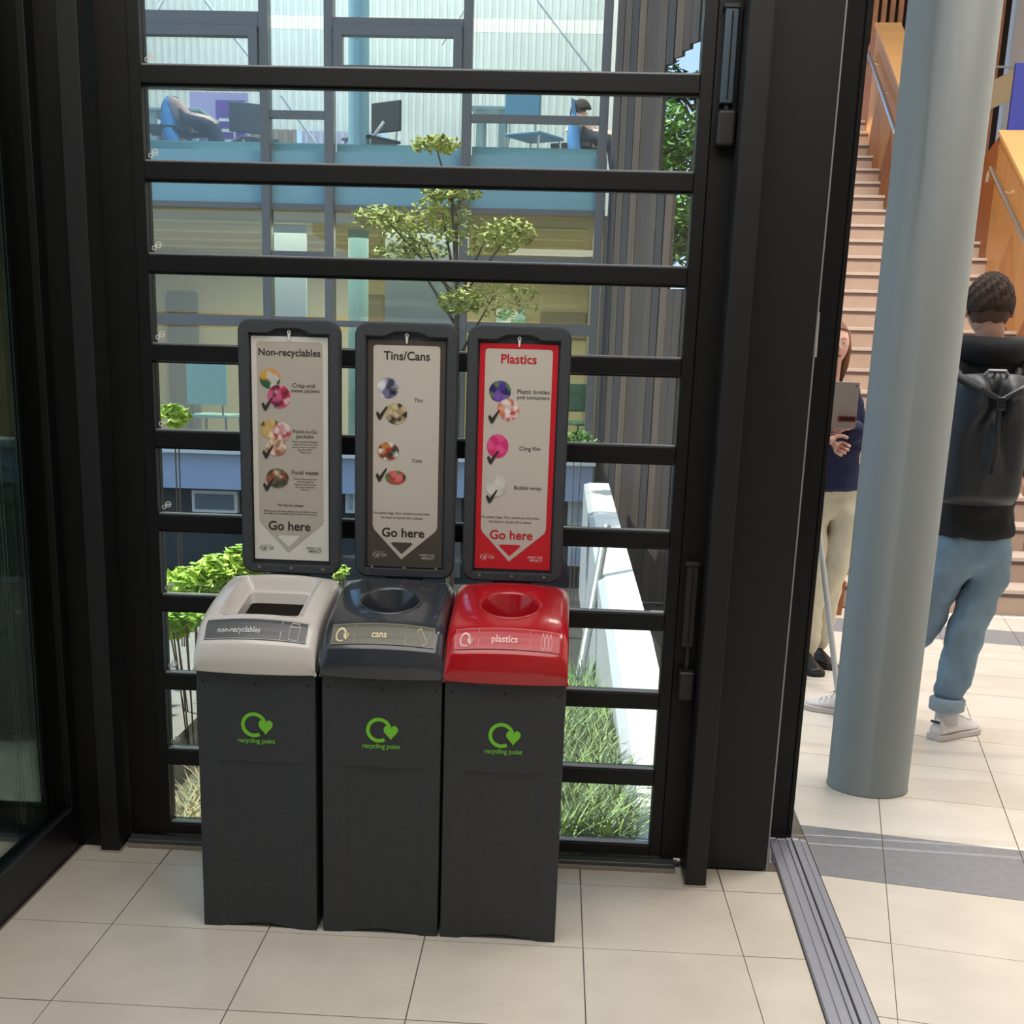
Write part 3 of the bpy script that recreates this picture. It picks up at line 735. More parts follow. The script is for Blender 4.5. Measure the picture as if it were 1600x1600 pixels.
# transoms of the curtain wall
def tr_(x0, x1, z, h=.05): ob('transom', MULL, x0+.037, x1-.037, FYB-.05, FYB+.06, z-h/2, z+h/2)
for i in range(5):
    tr_(XM[i], XM[i+1], 1.66, .09 if i != 3 else .05); tr_(XM[i], XM[i+1], .38, .06)
tr_(XM[4], XM[5], 2.20); tr_(XM[2], XM[3], 2.20); tr_(XM[2], XM[3], 3.27); tr_(XM[4], XM[5], 3.27); tr_(XM[0], XM[1], 3.95, .1); tr_(XM[1], XM[2], 3.95, .12)
tr_(XM[3], XM[4], 3.95, .06)
# opening lights with their own frames
def sash(x0, x1, z0, z1):
    f = ob('sash', MULL, x0, x1, FYB-.08, FYB+.02, z0, z1)
    m = MB(); w = .07
    for b in ((x0, x1, z0, z0+w), (x0, x1, z1-w, z1), (x0, x0+w, z0+w, z1-w), (x1-w, x1, z0+w, z1-w)): m.box(b[0], b[1], -.08, .02, b[2]+.45, b[3]+.45)
    me = bpy.data.meshes.new('sash'); me.from_pydata(m.v, [], m.f); me.materials.append(MULL); f.data = me
sash(-.79, .235, 3.56, 3.92); sash(-2.41, -1.40, 3.44, 3.90)
for i in range(5):
    for z0, z1 in ((.42, 1.60), (1.72, 2.53), (3.05, 3.90), (4.0, 6.1)):
        ob('pane', FGLASS, XM[i]+.037, XM[i+1]-.037, FYB, FYB+.008, z0, z1)
    ob('balustrade_glass', CYAN, XM[i]+.04, XM[i+1]-.04, FYB+.10, FYB+.12, 3.0, 3.075)
# white sill band and lower storey
ob('sill_band', mat('blue_white_sill', (176, 190, 214), .5), -4.2, 1.42, FYB-.25, FYB+.1, .27, .57)
ob('sill_cap', WRAIL, -4.2, 1.44, FYB-.32, FYB+.1, .57, .635, bev=.006)
ob('plinth', mat('plinth_dark', (70, 72, 74), .6, var=.2), -4.2, 1.42, FYB-.02, FYB+.1, -.45, .27)
for i, (u0, u1, v0, v1, c) in enumerate(((300, 372, 765, 802, (120, 128, 134)), (888, 922, 778, 822, (206, 216, 220)), (888, 912, 850, 885, (190, 206, 220)), (540, 556, 765, 802, (176, 196, 206)))):
    p = A(u0, v0, 7.4); q = A(u1, v1, 7.4)
    w_ = ob('lower_window', WRAIL, p.x, q.x, 7.38, 7.46, q.z, p.z, bev=.005)
    MB().box(p.x+.03, q.x-.03, -.13, -.121, q.z+.48, p.z+.42).obj('window_pane', mat('lower_pane_%d' % i, c, .15), w_)
# ribbed cladding behind the upper floor (each rib a raised fold of one sheet)
def ribs(x0, x1, z0, z1, y, m, pitch=.065, name='ribbed_sheet'):
    mb = MB(); n = int((x1-x0)/pitch); vs = []
    for i in range(n):
        xa = x0+i*pitch
        for dx, dy in ((0, 0), (.35*pitch, 0), (.45*pitch, -.03), (.9*pitch, -.03)): vs.append((xa+dx, y+dy-FYB))
    for (x, yy) in vs: mb.v.append((x, yy, z0+.45)); mb.v.append((x, yy, z1+.45))
    for i in range(len(vs)-1): mb.f.append((2*i, 2*i+2, 2*i+3, 2*i+1))
    return mb.obj(name, m, of)
ribs(-3.9, -2.0, 2.96, 3.9, 12.2, RIBD, .11); ribs(-3.9, 1.9, 3.9, 6.8, 12.3, RIB, .085)
ribs(-1.0, 1.9, 2.96, 3.9, 12.25, RIB, .085); ribs(-2.0, -1.0, 2.96, 3.9, 12.25, mat('ribbed_lilac', (184, 180, 200), .6), .085)
for (u0, v0, u1, v1) in ((320, 0, 397, 98), (840, 0, 925, 112), (440, 150, 505, 240), (255, 0, 238, 30), (600, 190, 565, 240), (690, 70, 735, 0)):
    p = A(u0, v0, 9.5); q = A(u1, v1, 9.5)
    MB().tube([(p.x, 2.0, p.z+.45), (q.x, 2.0, q.z+.45)], .014, 8).obj('brace_rod', WRAIL, of)
# furniture upstairs and down
def table(u0, u1, v, Y, zf, m, label):
    p = A(u0, v, Y); q = A(u1, v, Y); c = (p+q)/2; w = abs(q.x-p.x)/2
    t = thing('table', label, 'table', (c.x, Y, zf), 0, 'tables in the opposite office')
    MB().box(-w, w, -.35, .35, c.z-zf-.03, c.z-zf).obj('table_top', m, t, bevel=.006)
    for sx in (-1, 1):
        for sy in (-1, 1): MB().box(sx*(w-.08)-.03, sx*(w-.08)+.03, sy*.28-.03, sy*.28+.03, 0, c.z-zf-.031).obj('leg', m, t)
    return t
TM = mat('pale_table', (186, 206, 204), .4)
table(240, 328, 178, 10.0, 2.96, TM, 'pale table by the blue-shirted person upstairs in the opposite building')
table(740, 800, 176, 9.6, 2.96, TM, 'pale table upstairs left of the person at the right of the opposite office')
def chair(u, v, Y, zf, seat, legm, label, rz=0, w=.19, bh=.28):
    p = A(u, v, Y); t = thing('chair', label, 'chair', (p.x, Y, zf), rz, 'chairs in the opposite office')
    MB().box(-w, w, -.22, .22, .43, .46).obj('seat', seat, t, bevel=.01)
    MB().box(-w, w, .20, .23, .55, .55+bh).obj('backrest', seat, t, bevel=.012)
    for sx in (-1, 1):
        for y_, h in ((-.19, .43), (.19, .43)): MB().tube([(sx*(w-.03), y_, h), (sx*(w-.01), y_*1.1, 0)], .012, 8).obj('leg', legm, t)
        MB().tube([(sx*(w-.05), .205, .46), (sx*(w-.05), .215, .56)], .01, 8).obj('back_support', legm, t)
    return t
TEAL = mat('pale_teal_shell', (168, 222, 218), .4)
chair(337, 640, 8.9, .36, TEAL, MULL, 'pale teal chair behind the pane left of the Non-recyclables sign', rz=math.pi-.1, w=.2, bh=.42)
DKC = mat('dark_chair', (58, 58, 64), .6)
chair(397, 220, 9.8, 2.96, DKC, STEEL, 'dark chair upstairs beneath the purple banner in the opposite building', rz=.5)
chair(580, 215, 9.6, 2.96, DKC, STEEL, 'dark chair upstairs right of the pale blue column', rz=-.6)
chair(835, 225, 9.2, 2.96, mat('blue_chair', (90, 140, 170), .5), STEEL, 'blue chair upstairs behind the glass at the right of the opposite office', rz=2.6)
chair(915, 640, 9.6, .36, mat('teal_chair', (60, 120, 110), .5), MULL, 'dark teal chair downstairs right of the Plastics sign', rz=.4)
# banner with purple panel
p = A(296, 152, 10.4); q = A(388, 215, 10.4)
bn = thing('banner', 'purple and lilac banner board standing upstairs in the opposite building', 'banner', (p.x, 10.4, 2.96))
MB().box(0, q.x-p.x, 0, .04, .3, p.z-2.96+.05).obj('board', mat('lilac_board', (176, 160, 204), .5), bn)
MB().box((q.x-p.x)*.45, q.x-p.x-.03, -.006, 0, .35, p.z-2.96-.02).obj('purple_panel', mat('purple_panel', (110, 70, 160), .5), bn)
for z in (.72, .62, .52): MB().box((q.x-p.x)*.5, (q.x-p.x)*.9, -.010, -.007, z, z+.03).obj('text_line', WRAIL, bn)
p = A(770, 486, 12.6); q = A(826, 512, 12.6)
pc = MB().box(-.18, .18, 0, .03, -.12, .12).obj('wall_picture', picmat('wall_picture_print', [(170, 210, 214), (120, 170, 140), (220, 230, 230), (90, 120, 110)], 14), loc=((p.x+q.x)/2, 12.6, (p.z+q.z)/2))
tag(pc, 'pale patterned picture on the far office wall above the Plastics sign', 'picture')

# ---- weathered timber boards
tw = thing('timber_screen', 'weathered dark timber boarded wall with a stepped foot beyond the window', 'wall', (1.5, 7.3, -.45))
NBD = 19; P0 = Vector((1.47, 7.35)); P1 = Vector((2.42, 5.75))
def px_of(x, y):
    d = Vector((x, y, 1.4))-CLOC; return CPX+CF*(d.dot(cr)/d.dot(cf))
def zat(v, x, y):           # height where the line of sight at picture height v passes over (x, y)
    lo, hi = -12, 14
    for _ in range(40):
        m = (lo+hi)/2; d = Vector((x, y, m))-CLOC
        if CPY-CF*(d.dot(cu)/d.dot(cf)) > v: lo = m
        else: hi = m
    return lo
for k in range(NBD):
    f0 = k/NBD; f1 = (k+1)/NBD-.004
    a0 = P0.lerp(P1, f0); a1 = P0.lerp(P1, f1); c = (a0+a1)/2; u = px_of(c.x, c.y)
    u += 0
    n = Vector((-(P1-P0).y, (P1-P0).x)).normalized()*(-.03); off = n*random.uniform(-.3, .3)
    def board(z0, z1):
        pts = [(a0.x+off.x, a0.y+off.y), (a1.x+off.x, a1.y+off.y), (a1.x+off.x+n.x, a1.y+off.y+n.y), (a0.x+off.x+n.x, a0.y+off.y+n.y)]
        MB().prism([(x-1.5, y-7.3, z0+.45) for x, y in pts], (0, 0, z1-z0)).obj('board', BOARDM[k % 5], tw)
    foot = 752 if u < 953 else 785 if u < 960 else 812 if u < 968 else 915 if u < 990 else 1090
    zf = zat(foot, c.x, c.y); 
    if u < 1012: board(zf, 6.6)
    else:
        dv = 112-(u-1012)*.98
        board(zat(dv, c.x, c.y), 6.6); board(zf, zat(290 if u < 1045 else 452, c.x, c.y))
# slim steel posts carrying the boards
MB().tube([(P0.x-1.5, .08, 0), (P0.x-1.5, .08, 7)], .03, 8).obj('post', MULL, tw)

# ---- white ramp wall
rw = thing('ramp_wall', 'white sunlit sloping wall top running away beyond the lower right panes', 'wall', (1.45, .5, -.45))
def rz_(y): return .0+(y-.2)*.135 if y < 2 else .243+(y-2)*.045
ys = [.36, 1.2, 2, 4, 6.9]
m = MB(); m2 = MB()
for i, y in enumerate(ys):
    x0 = 1.425-.012*i; w = .165
    for x, z in ((x0, rz_(y)), (x0+w, rz_(y)), (x0+w, -.45), (x0, -.45)): m.v.append((x-1.45, y-.5, z+.45))
    for x, z in ((x0-.035, rz_(y)-.012), (x0-.001, rz_(y)-.004), (x0-.001, -.44), (x0-.035, -.44)): m2.v.append((x-1.45, y-.5, z+.45))
for q_ in (m, m2):
    n = len(ys)
    for i in range(n-1):
        for j in range(4): q_.f.append((i*4+j, i*4+(j+1) % 4, (i+1)*4+(j+1) % 4, (i+1)*4+j))
    q_.f.append((0, 1, 2, 3)); q_.f.append((4*n-1, 4*n-2, 4*n-3, 4*n-4))
m.obj('wall_top', WRAIL, rw); m2.obj('side_strip', PALE, rw)
p = A(942, 857, 3.4); q = A(916, 1000, 3.0)
q2 = p+(q-p)*1.6
sr = thing('slanted_strut', 'slanted pale steel strut left of the white ramp wall', 'strut', (q2.x, q2.y, q2.z))
MB().tube([(0, 0, 0), p+(p-q)*.25-q2], .024, 16).obj('shaft', mat('dull_steel', (150, 156, 152), .4, metal=.5), sr)
MB().tube([(0, 0, -.05), (0, 0, .01)], .045, 16).obj('foot', MULL, sr)
# garden tap post beyond the right panes
p = A(957, 1022, 2.6)
tp = thing('tap_post', 'thin galvanised post with a tap head between the strut and the white ramp wall', 'post', (p.x, 2.6, -.45))
MB().tube([(0, 0, 0), (0, 0, p.z+.45)], .010, 10).obj('pipe', BEAD, tp)
MB().tube([(-.018, 0, p.z+.45), (.018, 0, p.z+.45)], .013, 10).tube([(.016, 0, p.z+.45), (.02, 0, p.z+.415)], .008, 8).obj('tap_head', BEAD, tp)

# ---- planting
def leafcloud(mb, c, r, n, size, flat=.5, up=.4, fold=.25):
    for _ in range(n):
        d = Vector((random.gauss(0, 1), random.gauss(0, 1), random.gauss(0, 1))).normalized()*(random.random()**.4)
        p = Vector(c)+Vector((d.x*r[0], d.y*r[1], d.z*r[2]))
        a = Vector((random.uniform(-1, 1), random.uniform(-1, 1), random.uniform(-.4, .7))).normalized()
        b = a.cross(Vector((random.uniform(-flat, flat), random.uniform(-flat, flat), 1))).normalized(); s = size*random.uniform(.6, 1.2)
        nn = a.cross(b)*s*fold*.5
        mb.add([p-a*s*.5, p+b*s*.26-a*s*.05+nn, p+b*s*.2+a*s*.25+nn, p+a*s*.55, p-b*s*.2+a*s*.25+nn, p-b*s*.26-a*s*.05+nn, p+a*.1*s-nn*.2],
               [(0, 1, 6), (1, 2, 6), (2, 3, 6), (3, 4, 6), (4, 5, 6), (5, 0, 6)])
def shrub(name, label, blobs, size, m, n, zbase, sm=GREEN2, tops=None, group=None):
    c0 = blobs[0][0]; t = thing(name, label, 'plant', (c0[0], c0[1], zbase), group=group)
    mb = MB(); stm = MB(); tm = MB()
    for c, r in blobs:
        c_ = Vector(c)-Vector((c0[0], c0[1], zbase)); leafcloud(mb, c_, r, n, size)
        if tops:
            for _ in range(tops):
                an = random.uniform(0, 6.28); rr = random.random()**.5
                p = c_+Vector((math.cos(an)*rr*r[0], math.sin(an)*rr*r[1], r[2]*math.sqrt(max(.05, 1-rr*rr))*1.03))
                for q in range(7):
                    aa = q*.9+random.random(); l = size*.75
                    e = p+Vector((math.cos(aa)*l*.6, math.sin(aa)*l*.6, l*.12)); w = Vector((-math.sin(aa), math.cos(aa), 0))*l*.22
                    tm.add([p, (p+e)/2+w, e, (p+e)/2-w], [(0, 1, 2, 3)])
        for k in range(2):
            a = (c_.x+random.uniform(-.3, .3)*r[0], c_.y+random.uniform(-.3, .3)*r[1]); stm.tube([(a[0]*.4, a[1]*.4, 0), (a[0], a[1], c_.z)], .0035, 6)
    mb.obj('foliage', m, t, kind='stuff')
    if tops: tm.obj('flower_heads', GREEN1, t, kind='stuff')
    stm.obj('stem', BARK, t, kind='stuff')
    return t
def at_(u, v, Y): p = A(u, v, Y); return (p.x, p.y, p.z)
YY = mat('yellow_green_leaf', (206, 228, 104), .5, var=.22, vscale=12)
shrub('spurge_shrub', 'leafy yellow-green shrub outside the panes left of the off-white lid', [(at_(300, 915, 1.6), (.16, .15, .07)), (at_(345, 895, 1.55), (.12, .12, .07)), (at_(385, 880, 1.5), (.09, .1, .07)), (at_(270, 975, 1.3), (.09, .1, .05))], .055, YY, 420, -.11, tops=26)
shrub('spurge_shrub', 'small sunlit leafy shrub top showing in the pane left of the Non-recyclables sign', [(at_(272, 650, 2.6), (.075, .08, .05))], .06, YY, 150, -.45, tops=14)
shrub('leafy_shrub', 'green leafy stems hanging in the pane just left of the off-white lid', [(at_(300, 962, 1.2), (.10, .06, .035)), (at_(270, 970, 1.2), (.05, .05, .04))], .05, GREEN1, 90, -.11)
shrub('spurge_shrub', 'sprig of bright leaves between the off-white and slate lids', [(at_(533, 893, 1.4), (.035, .06, .022)), (at_(520, 930, 1.42), (.05, .05, .05))], .04, YY, 60, -.11, tops=5)
def grass(name, label, u0, u1, vtop, vbot, Y0, Y1, n, m, L_=.3, zb=-.11, w=.006, mats=None):
    xa = A(u0, 1200, Y0).x; xb = A(u1, 1200, Y0).x; t = thing(name, label, 'grass', ((xa+xb)/2, (Y0+Y1)/2, zb)); cx, cy = (xa+xb)/2, (Y0+Y1)/2
    for part, mm in mats:
        mb = MB()
        for _ in range(n):
            x, y = random.uniform(xa, xb)-cx, random.uniform(Y0, Y1)-cy; h = L_*random.uniform(.5, 1); an = random.uniform(0, 6.28); bend = random.uniform(.2, .9)*h
            dx, dy = math.cos(an), math.sin(an); px_, py_ = -dy*w, dx*w
            pts = [Vector((x, y, 0))]+[Vector((x+dx*bend*f*f, y+dy*bend*f*f, h*f*(1-.22*f))) for f in (.35, .7, 1)]
            s = Vector((px_, py_, 0)); mb.add([pts[0]-s*.6, pts[0]+s*.6, pts[1]+s, pts[1]-s, pts[2]+s*.7, pts[2]-s*.7, pts[3]], [(0, 1, 2, 3), (3, 2, 4, 5), (5, 4, 6)])
        mb.obj(part, mm, t, kind='stuff')
grass('bamboo_grass', 'long bladed green grass outside the lowest right panes', 850, 996, 0, 0, .12, 1.75, 1900, None, .30, mats=[('blades', mat('grass_yellow_green', (150, 178, 96), .5, var=.3)), ('dark_blades', mat('grass_grey_green', (96, 124, 88), .5, var=.3))], w=.0045)
grass('dry_grass', 'dry straw-coloured grass outside the lowest left pane', 245, 330, 0, 0, .15, 1.0, 900, None, .17, mats=[('blades', DRY), ('green_blades', mat('sage_leaf', (170, 178, 140), .6))], w=.004)
grass('bamboo_grass', 'far clump of grass behind the long blades at the right of the window', 880, 940, 0, 0, 1.9, 2.9, 400, None, .6, zb=-.45, mats=[('blades', mat('grass_grey_green', (96, 124, 88), .5)), ('dark_blades', GREEN2)], w=.005)
# acer-like small tree in the court
def tree(name, label, u, Y, zb, vtop, blobs, size, m, n, tr_r=.03):
    if name == 'small_tree': blobs = [(b, (r[0]*1.35, r[1]*1.3, r[2]*1.7)) for b, r in blobs]
    p = A(u, 400, Y); zt = A(u, vtop, Y).z; t = thing(name, label, 'tree', (p.x, Y, zb), 0, 'trees beyond the timber boards' if name == 'courtyard_tree' else None)
    mb = MB(); br = MB(); br.tube([(0, 0, 0), (.03, 0, (zt-zb)*.5), (0, 0, (zt-zb)*.85)], [tr_r, tr_r*.7, tr_r*.35], 8)
    for (bu, bv), r in blobs:
        c = A(bu, bv, Y+random.uniform(-.2, .2))-Vector((p.x, Y, zb)); leafcloud(mb, c, r, n, size)
        br.tube([(0, 0, max(.1, c.z-.45)), c], [tr_r*.4, .004], 6)
    mb.obj('foliage', m, t, kind='stuff'); br.obj('trunk', BARK, t); return t
tree('small_tree', 'small feathery yellow-green tree in the middle of the courtyard', 712, 5.2, -.45, 225,
     [((600, 340), (.16, .16, .045)), ((655, 362), (.22, .2, .06)), ((690, 330), (.16, .16, .06)), ((640, 392), (.2, .2, .04)), ((760, 370), (.2, .2, .07)), ((800, 362), (.12, .1, .06)), ((680, 225), (.13, .12, .035)), ((770, 465), (.25, .2, .08)), ((720, 470), (.12, .1, .05)), ((705, 300), (.15, .12, .03))], .055, mat('tree_leaf', (176, 180, 92), .5, var=.3), 230)
shrub('leafy_shrub', 'green shrub low against the opposite office right of the Plastics sign', [(at_(905, 690, 6.4), (.14, .14, .09))], .07, GREEN2, 200, -.45)
for u, Y, lab, v0, r in ((1040, 12.5, 'broad green tree filling the gap in the timber boards', 215, .9), (1085, 12.0, 'green tree at the right end of the timber boards behind the frame', 330, .8), (1075, 13.5, 'bare topped tree against the blue sky triangle', 130, .5)):
    bl = [((u+random.uniform(-35, 20), v0+random.uniform(-30, 60)), (r*.5, r*.5, r*.35)) for _ in range(6)]
    tree('courtyard_tree', lab, u, Y, -.45, v0-30, bl, .12, GREEN2 if r > .6 else GREEN3, 260 if r > .6 else 60, .07)
# shrubs outside the left door
shrub('leafy_shrub', 'tall green hedge glimpsed through the left glass door', [((-1.35, 1.4, .75), (.35, .45, .35)), ((-1.15, 1.9, .3), (.4, .4, .3)), ((-.95, 1.25, .1), (.2, .3, .25))], .07, GREEN3, 900, -.02)

# ================================================================== the hall
pl = thing('round_pillar', 'tall round pale blue-grey pillar between the two people', 'pillar', (2.252, .815, 0))
m = MB(); n = 64
for z, r in ((0, .139), (.004, .139), (.006, .137), (4.6, .137)):
    for k in range(n): m.v.append((r*math.cos(2*math.pi*k/n), r*math.sin(2*math.pi*k/n), z))
for i in range(3):
    for k in range(n): m.f.append((i*n+k, i*n+(k+1) % n, (i+1)*n+(k+1) % n, (i+1)*n+k))
m.f.append(tuple(range(n-1, -1, -1))); m.f.append(tuple(3*n+k for k in range(n)))
ps = m.obj('shaft', PILM, pl, smooth=True)
MB().ring((0, 0, 0), .1, .1, 0, 1, 2)
# walls closing the hall and foyer
WALLP = mat('hall_plaster', (214, 206, 194), .7)
MB().box(-2.4, 6.4, -4.3, -4.2, 0, 7.2).obj('wall_back', mat('wall_back_grey', (150, 146, 140), .7), kind='structure')
MB().box(6.4, 6.5, -4.3, 14.6, 0, 7.2).obj('wall_hall_side', WALLP, kind='structure')
MB().box(1.9, 6.5, -4.3, 14.6, 7.2, 7.3).obj('ceiling_hall', WALLP, kind='structure')
MB().box(1.80, 1.886, -4.2, .30, 3.151, 7.2).obj('wall_over_foyer', WALLP, kind='structure')
w2 = bpy.data.objects.new('window_2', None); COL.objects.link(w2); w2['kind'] = 'structure'   # glazed side of the hall towards the courtyard
def wl_(y): return 1.835+.195*(y-.31)
for k in range(5):
    y = .34+k*.96; MB().box(wl_(y)-.03, wl_(y)+.03, y-.03, y+.03, 0, 7.2).obj('mullion', FRAME, w2)
    if k < 4: MB().prism([(wl_(y)-.004, y+.031, .02), (wl_(y)+.004, y+.031, .02), (wl_(y+.93)+.004, y+.929, .02), (wl_(y+.93)-.004, y+.929, .02)], (0, 0, 7.1)).obj('pane', GLASS, w2)
MB().prism([(2.58, 4.25, 0), (2.68, 4.25, 0), (3.02, 10.8, 0), (2.92, 10.8, 0)], (0, 0, 7.2)).obj('wall_hall_left', WALLP, kind='structure')
# stairs
SY0, RISE, TREAD = 4.26, .158, .29
def stx(u, v, k):            # stair-space x of the line of sight at step k
    p = A(u, v, SY0+k*TREAD*.9986); return (p.x-3.2)*.9986-(k*TREAD)*.0523
XB_ = stx(1349, 211, 24)
st = thing('staircase', 'long flight of pale stone stairs rising behind the people and the pillar', 'stairs', (3.2, SY0, 0), R_(-3))
NS = 25
for k in range(NS):
    x0, x1 = -.42, 2.6
    if k > 15: x1 = XB_+.03
    s = MB().box(x0, x1, k*TREAD, k*TREAD+TREAD*1.25, max(0, k*RISE-.15), (k+1)*RISE-.026).obj('step', STONE, st)
    MB().box(x0, x1, k*TREAD-.012, k*TREAD+TREAD*1.2, (k+1)*RISE-.026, (k+1)*RISE-.001).obj('nosing', mat('nosing_stone', (206, 190, 178), .5), s, bevel=.003)
    MB().box(x0, x1, k*TREAD-.003, k*TREAD-.0005, (k+1)*RISE-.05, (k+1)*RISE-.0265).obj('riser_strip', STRIP, s)  # dark strip under each nosing
    if k < 3:
        for x in (-.9, -.45, 0, .45, .9, 1.35): MB().box(x-.002, x+.002, k*TREAD-.0012, k*TREAD, k*RISE+.002, (k+1)*RISE-.051).obj('joint', STRIP, s)
MB().box(-.42, XB_+.5, NS*TREAD, NS*TREAD+1.6, NS*RISE-.15, NS*RISE).obj('landing', STONE, st)
MB().box(XB_+.3, 2.6, 16*TREAD+.05, 16*TREAD+1.3, 16*RISE-.15, 16*RISE).obj('landing', STONE, st)
def slope_pt(x, k, h):     # point over the nosing of step k in stair space
    return Vector((x, k*TREAD, k*RISE+h))
def balustrade(label, x, k0, k1, h, w, cap_h=.0, side=1, base=-.25):
    t = thing('timber_balustrade', label, 'balustrade', st.location, R_(-3), 'oak balustrades of the stairs')
    a, b = slope_pt(x, k0, 0), slope_pt(x, k1, 0); z = Vector((0, 0, 1))
    L_ = [a+z*base, b+z*base, b+z*h, a+z*h]
    if a.z+base < 0: L_ = [Vector((x, k0*TREAD, .0)), Vector((x, (k0+2)*TREAD, .0)), b+z*base, b+z*h, a+z*h]
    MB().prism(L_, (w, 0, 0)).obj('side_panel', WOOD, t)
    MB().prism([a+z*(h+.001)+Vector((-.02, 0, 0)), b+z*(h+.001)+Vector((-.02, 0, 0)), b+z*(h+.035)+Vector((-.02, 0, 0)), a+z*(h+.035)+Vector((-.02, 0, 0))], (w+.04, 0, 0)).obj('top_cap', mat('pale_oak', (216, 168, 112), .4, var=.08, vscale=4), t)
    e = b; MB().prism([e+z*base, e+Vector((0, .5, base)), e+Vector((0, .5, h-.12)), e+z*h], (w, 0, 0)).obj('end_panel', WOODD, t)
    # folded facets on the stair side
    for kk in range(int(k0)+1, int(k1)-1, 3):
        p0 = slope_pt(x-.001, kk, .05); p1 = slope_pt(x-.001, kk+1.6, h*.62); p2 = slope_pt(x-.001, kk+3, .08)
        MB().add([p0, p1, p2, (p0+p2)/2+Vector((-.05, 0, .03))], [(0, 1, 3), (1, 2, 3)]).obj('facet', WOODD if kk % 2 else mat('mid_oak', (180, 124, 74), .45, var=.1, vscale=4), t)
    a2, b2 = slope_pt(x-.07, k0, h-.22), slope_pt(x-.07, k1-.4, h-.22)
    r = MB().tube([a2, b2], .022, 14).obj('handrail', STEEL, t)
    MB().tube([b2, b2+Vector((0, .05, -.02)), b2+Vector((.0, .07, -.10))], .022, 14).obj('rail_end', STEEL, r)
    for q in (.1, .5, .9):
        p = a2.lerp(b2, q); MB().tube([p, p+Vector((.07, 0, -.03))], .008, 8).obj('bracket', STEEL, r)
    return t
xA = stx(1535, 283, 14)+.10; xB = XB_
balustrade('oak timber balustrade to the right of the stairs, beyond the man', xA, .3, 14.2, 1.12, .30)
balustrade('oak timber balustrade at the upper left, seen between the black panel and the pillar', xB, 16.5, 23.5, 1.10, .22)
# left balustrade foot
lf = thing('timber_balustrade', 'foot of the oak balustrade low to the left of the pillar', 'balustrade', st.location, R_(-3))
p = A(1311, 975, 4.1); q = A(1280, 975, 4.1); r_ = A(1321, 905, 4.1)
loc = st.location
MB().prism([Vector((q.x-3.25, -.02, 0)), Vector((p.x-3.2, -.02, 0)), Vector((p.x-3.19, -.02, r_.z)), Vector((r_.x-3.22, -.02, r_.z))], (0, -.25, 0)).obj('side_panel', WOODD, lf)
# leaning steel rail by the seated... front of the far person
rb = G(1309, 1085); rt = A(1278, 815, 2.35)
rl = thing('steel_pole', 'slanting steel tube standing on the floor in front of the cream trousers', 'pole', (rb.x, rb.y, 0))
MB().tube([(0, 0, .006), rt-rb+(rt-rb)*.35], .013, 14).obj('tube', mat('brushed_tube', (196, 196, 196), .35, metal=.35), rl)
MB().tube([(0, 0, 0), (0, 0, .012)], .022, 16).obj('foot', DARKM, rl)
# slatted wall behind
sw = thing('slatted_wall', 'tall wall of red-brown vertical timber slats behind the stairs', 'wall', (5.2, 13.6, 0))
MB().box(-2.0, 1.15, .08, .12, 3.0, 7.1).obj('backing', DARKW, sw)
for i in range(31): MB().box(-2.0+.1*i, -1.945+.1*i, .0, .07, 3.0, 7.1).obj('slat', SLAT, sw)
# pale diagonal beams of another flight and the blue banner
p = A(1548, 132, 11.5); q = A(1600, 100, 11.5); p2 = A(1545, 170, 11.5)
dbm = thing('upper_flight', 'pale slanting edge of an upper flight seen right of the pillar top', 'stairs', (p.x, 11.5, p.z))
MB().prism([Vector((-.1, 0, -.02)), q-p+Vector((.4, 0, .2)), q-p+Vector((.4, 0, -.12)), p2-p+Vector((-.1, 0, -.06))], (0, .1, 0)).obj('stringer', mat('pale_stringer', (176, 160, 128), .5), dbm)
MB().prism([Vector((-.1, -.02, .16)), Vector((1.4, -.02, .16)), Vector((1.4, -.02, .18)), Vector((-.1, -.02, .18))], (0, .02, 0)).obj('cross_rail', BEAD, dbm)
p = A(1588, 98, 9.8); q = A(1620, 226, 9.8)
bb = MB().box(0, .45, 0, .04, 0, p.z-q.z+.05).obj('blue_banner', mat('blue_banner', (60, 70, 170), .5), loc=(p.x, 9.8, q.z-.05))
tag(bb, 'deep blue board at the right edge above the oak balustrade', 'banner')
MB().box(3.3, 6.39, 13.75, 13.85, 0, 3.0).obj('wall_far', WALLP, kind='structure')

# ================================================================== people
def skin_mesh(name, chains, m, parent=None, sub=2, root=0):
    vs, es, rs, idx = [], [], [], {}
    def vid(p):
        k = (round(p[0], 4), round(p[1], 4), round(p[2], 4))
        if k not in idx: idx[k] = len(vs); vs.append(k); rs.append((p[3], p[4] if len(p) > 4 else p[3]))
        return idx[k]
    for ch in chains:
        ids = [vid(p) for p in ch]
        for a, b in zip(ids, ids[1:]): es.append((a, b))
    me = bpy.data.meshes.new(name); me.from_pydata(vs, es, []); me.materials.append(m)
    o = bpy.data.objects.new(name, me); COL.objects.link(o)
    o.modifiers.new('skin', 'SKIN').use_smooth_shade = True
    for i, v in enumerate(o.data.skin_vertices[0].data): v.radius = rs[i]; v.use_root = (i == root)
    sb = o.modifiers.new('sub', 'SUBSURF'); sb.levels = sb.render_levels = sub
    if name in ('jeans', 'hooded_top', 'trousers', 'sweatshirt') and sub > 1:      # cloth folds
        sb.levels = sb.render_levels = 3
        tx = bpy.data.textures.get('folds') or bpy.data.textures.new('folds', 'CLOUDS'); tx.noise_scale = .075; tx.noise_depth = 1
        dm = o.modifiers.new('folds', 'DISPLACE'); dm.texture = tx; dm.strength = .028; dm.mid_level = .5; dm.texture_coords = 'LOCAL'
    bake(o)
    if not o.data.materials: o.data.materials.append(m)
    smooth(o)
    if parent: o.parent = parent
    return o
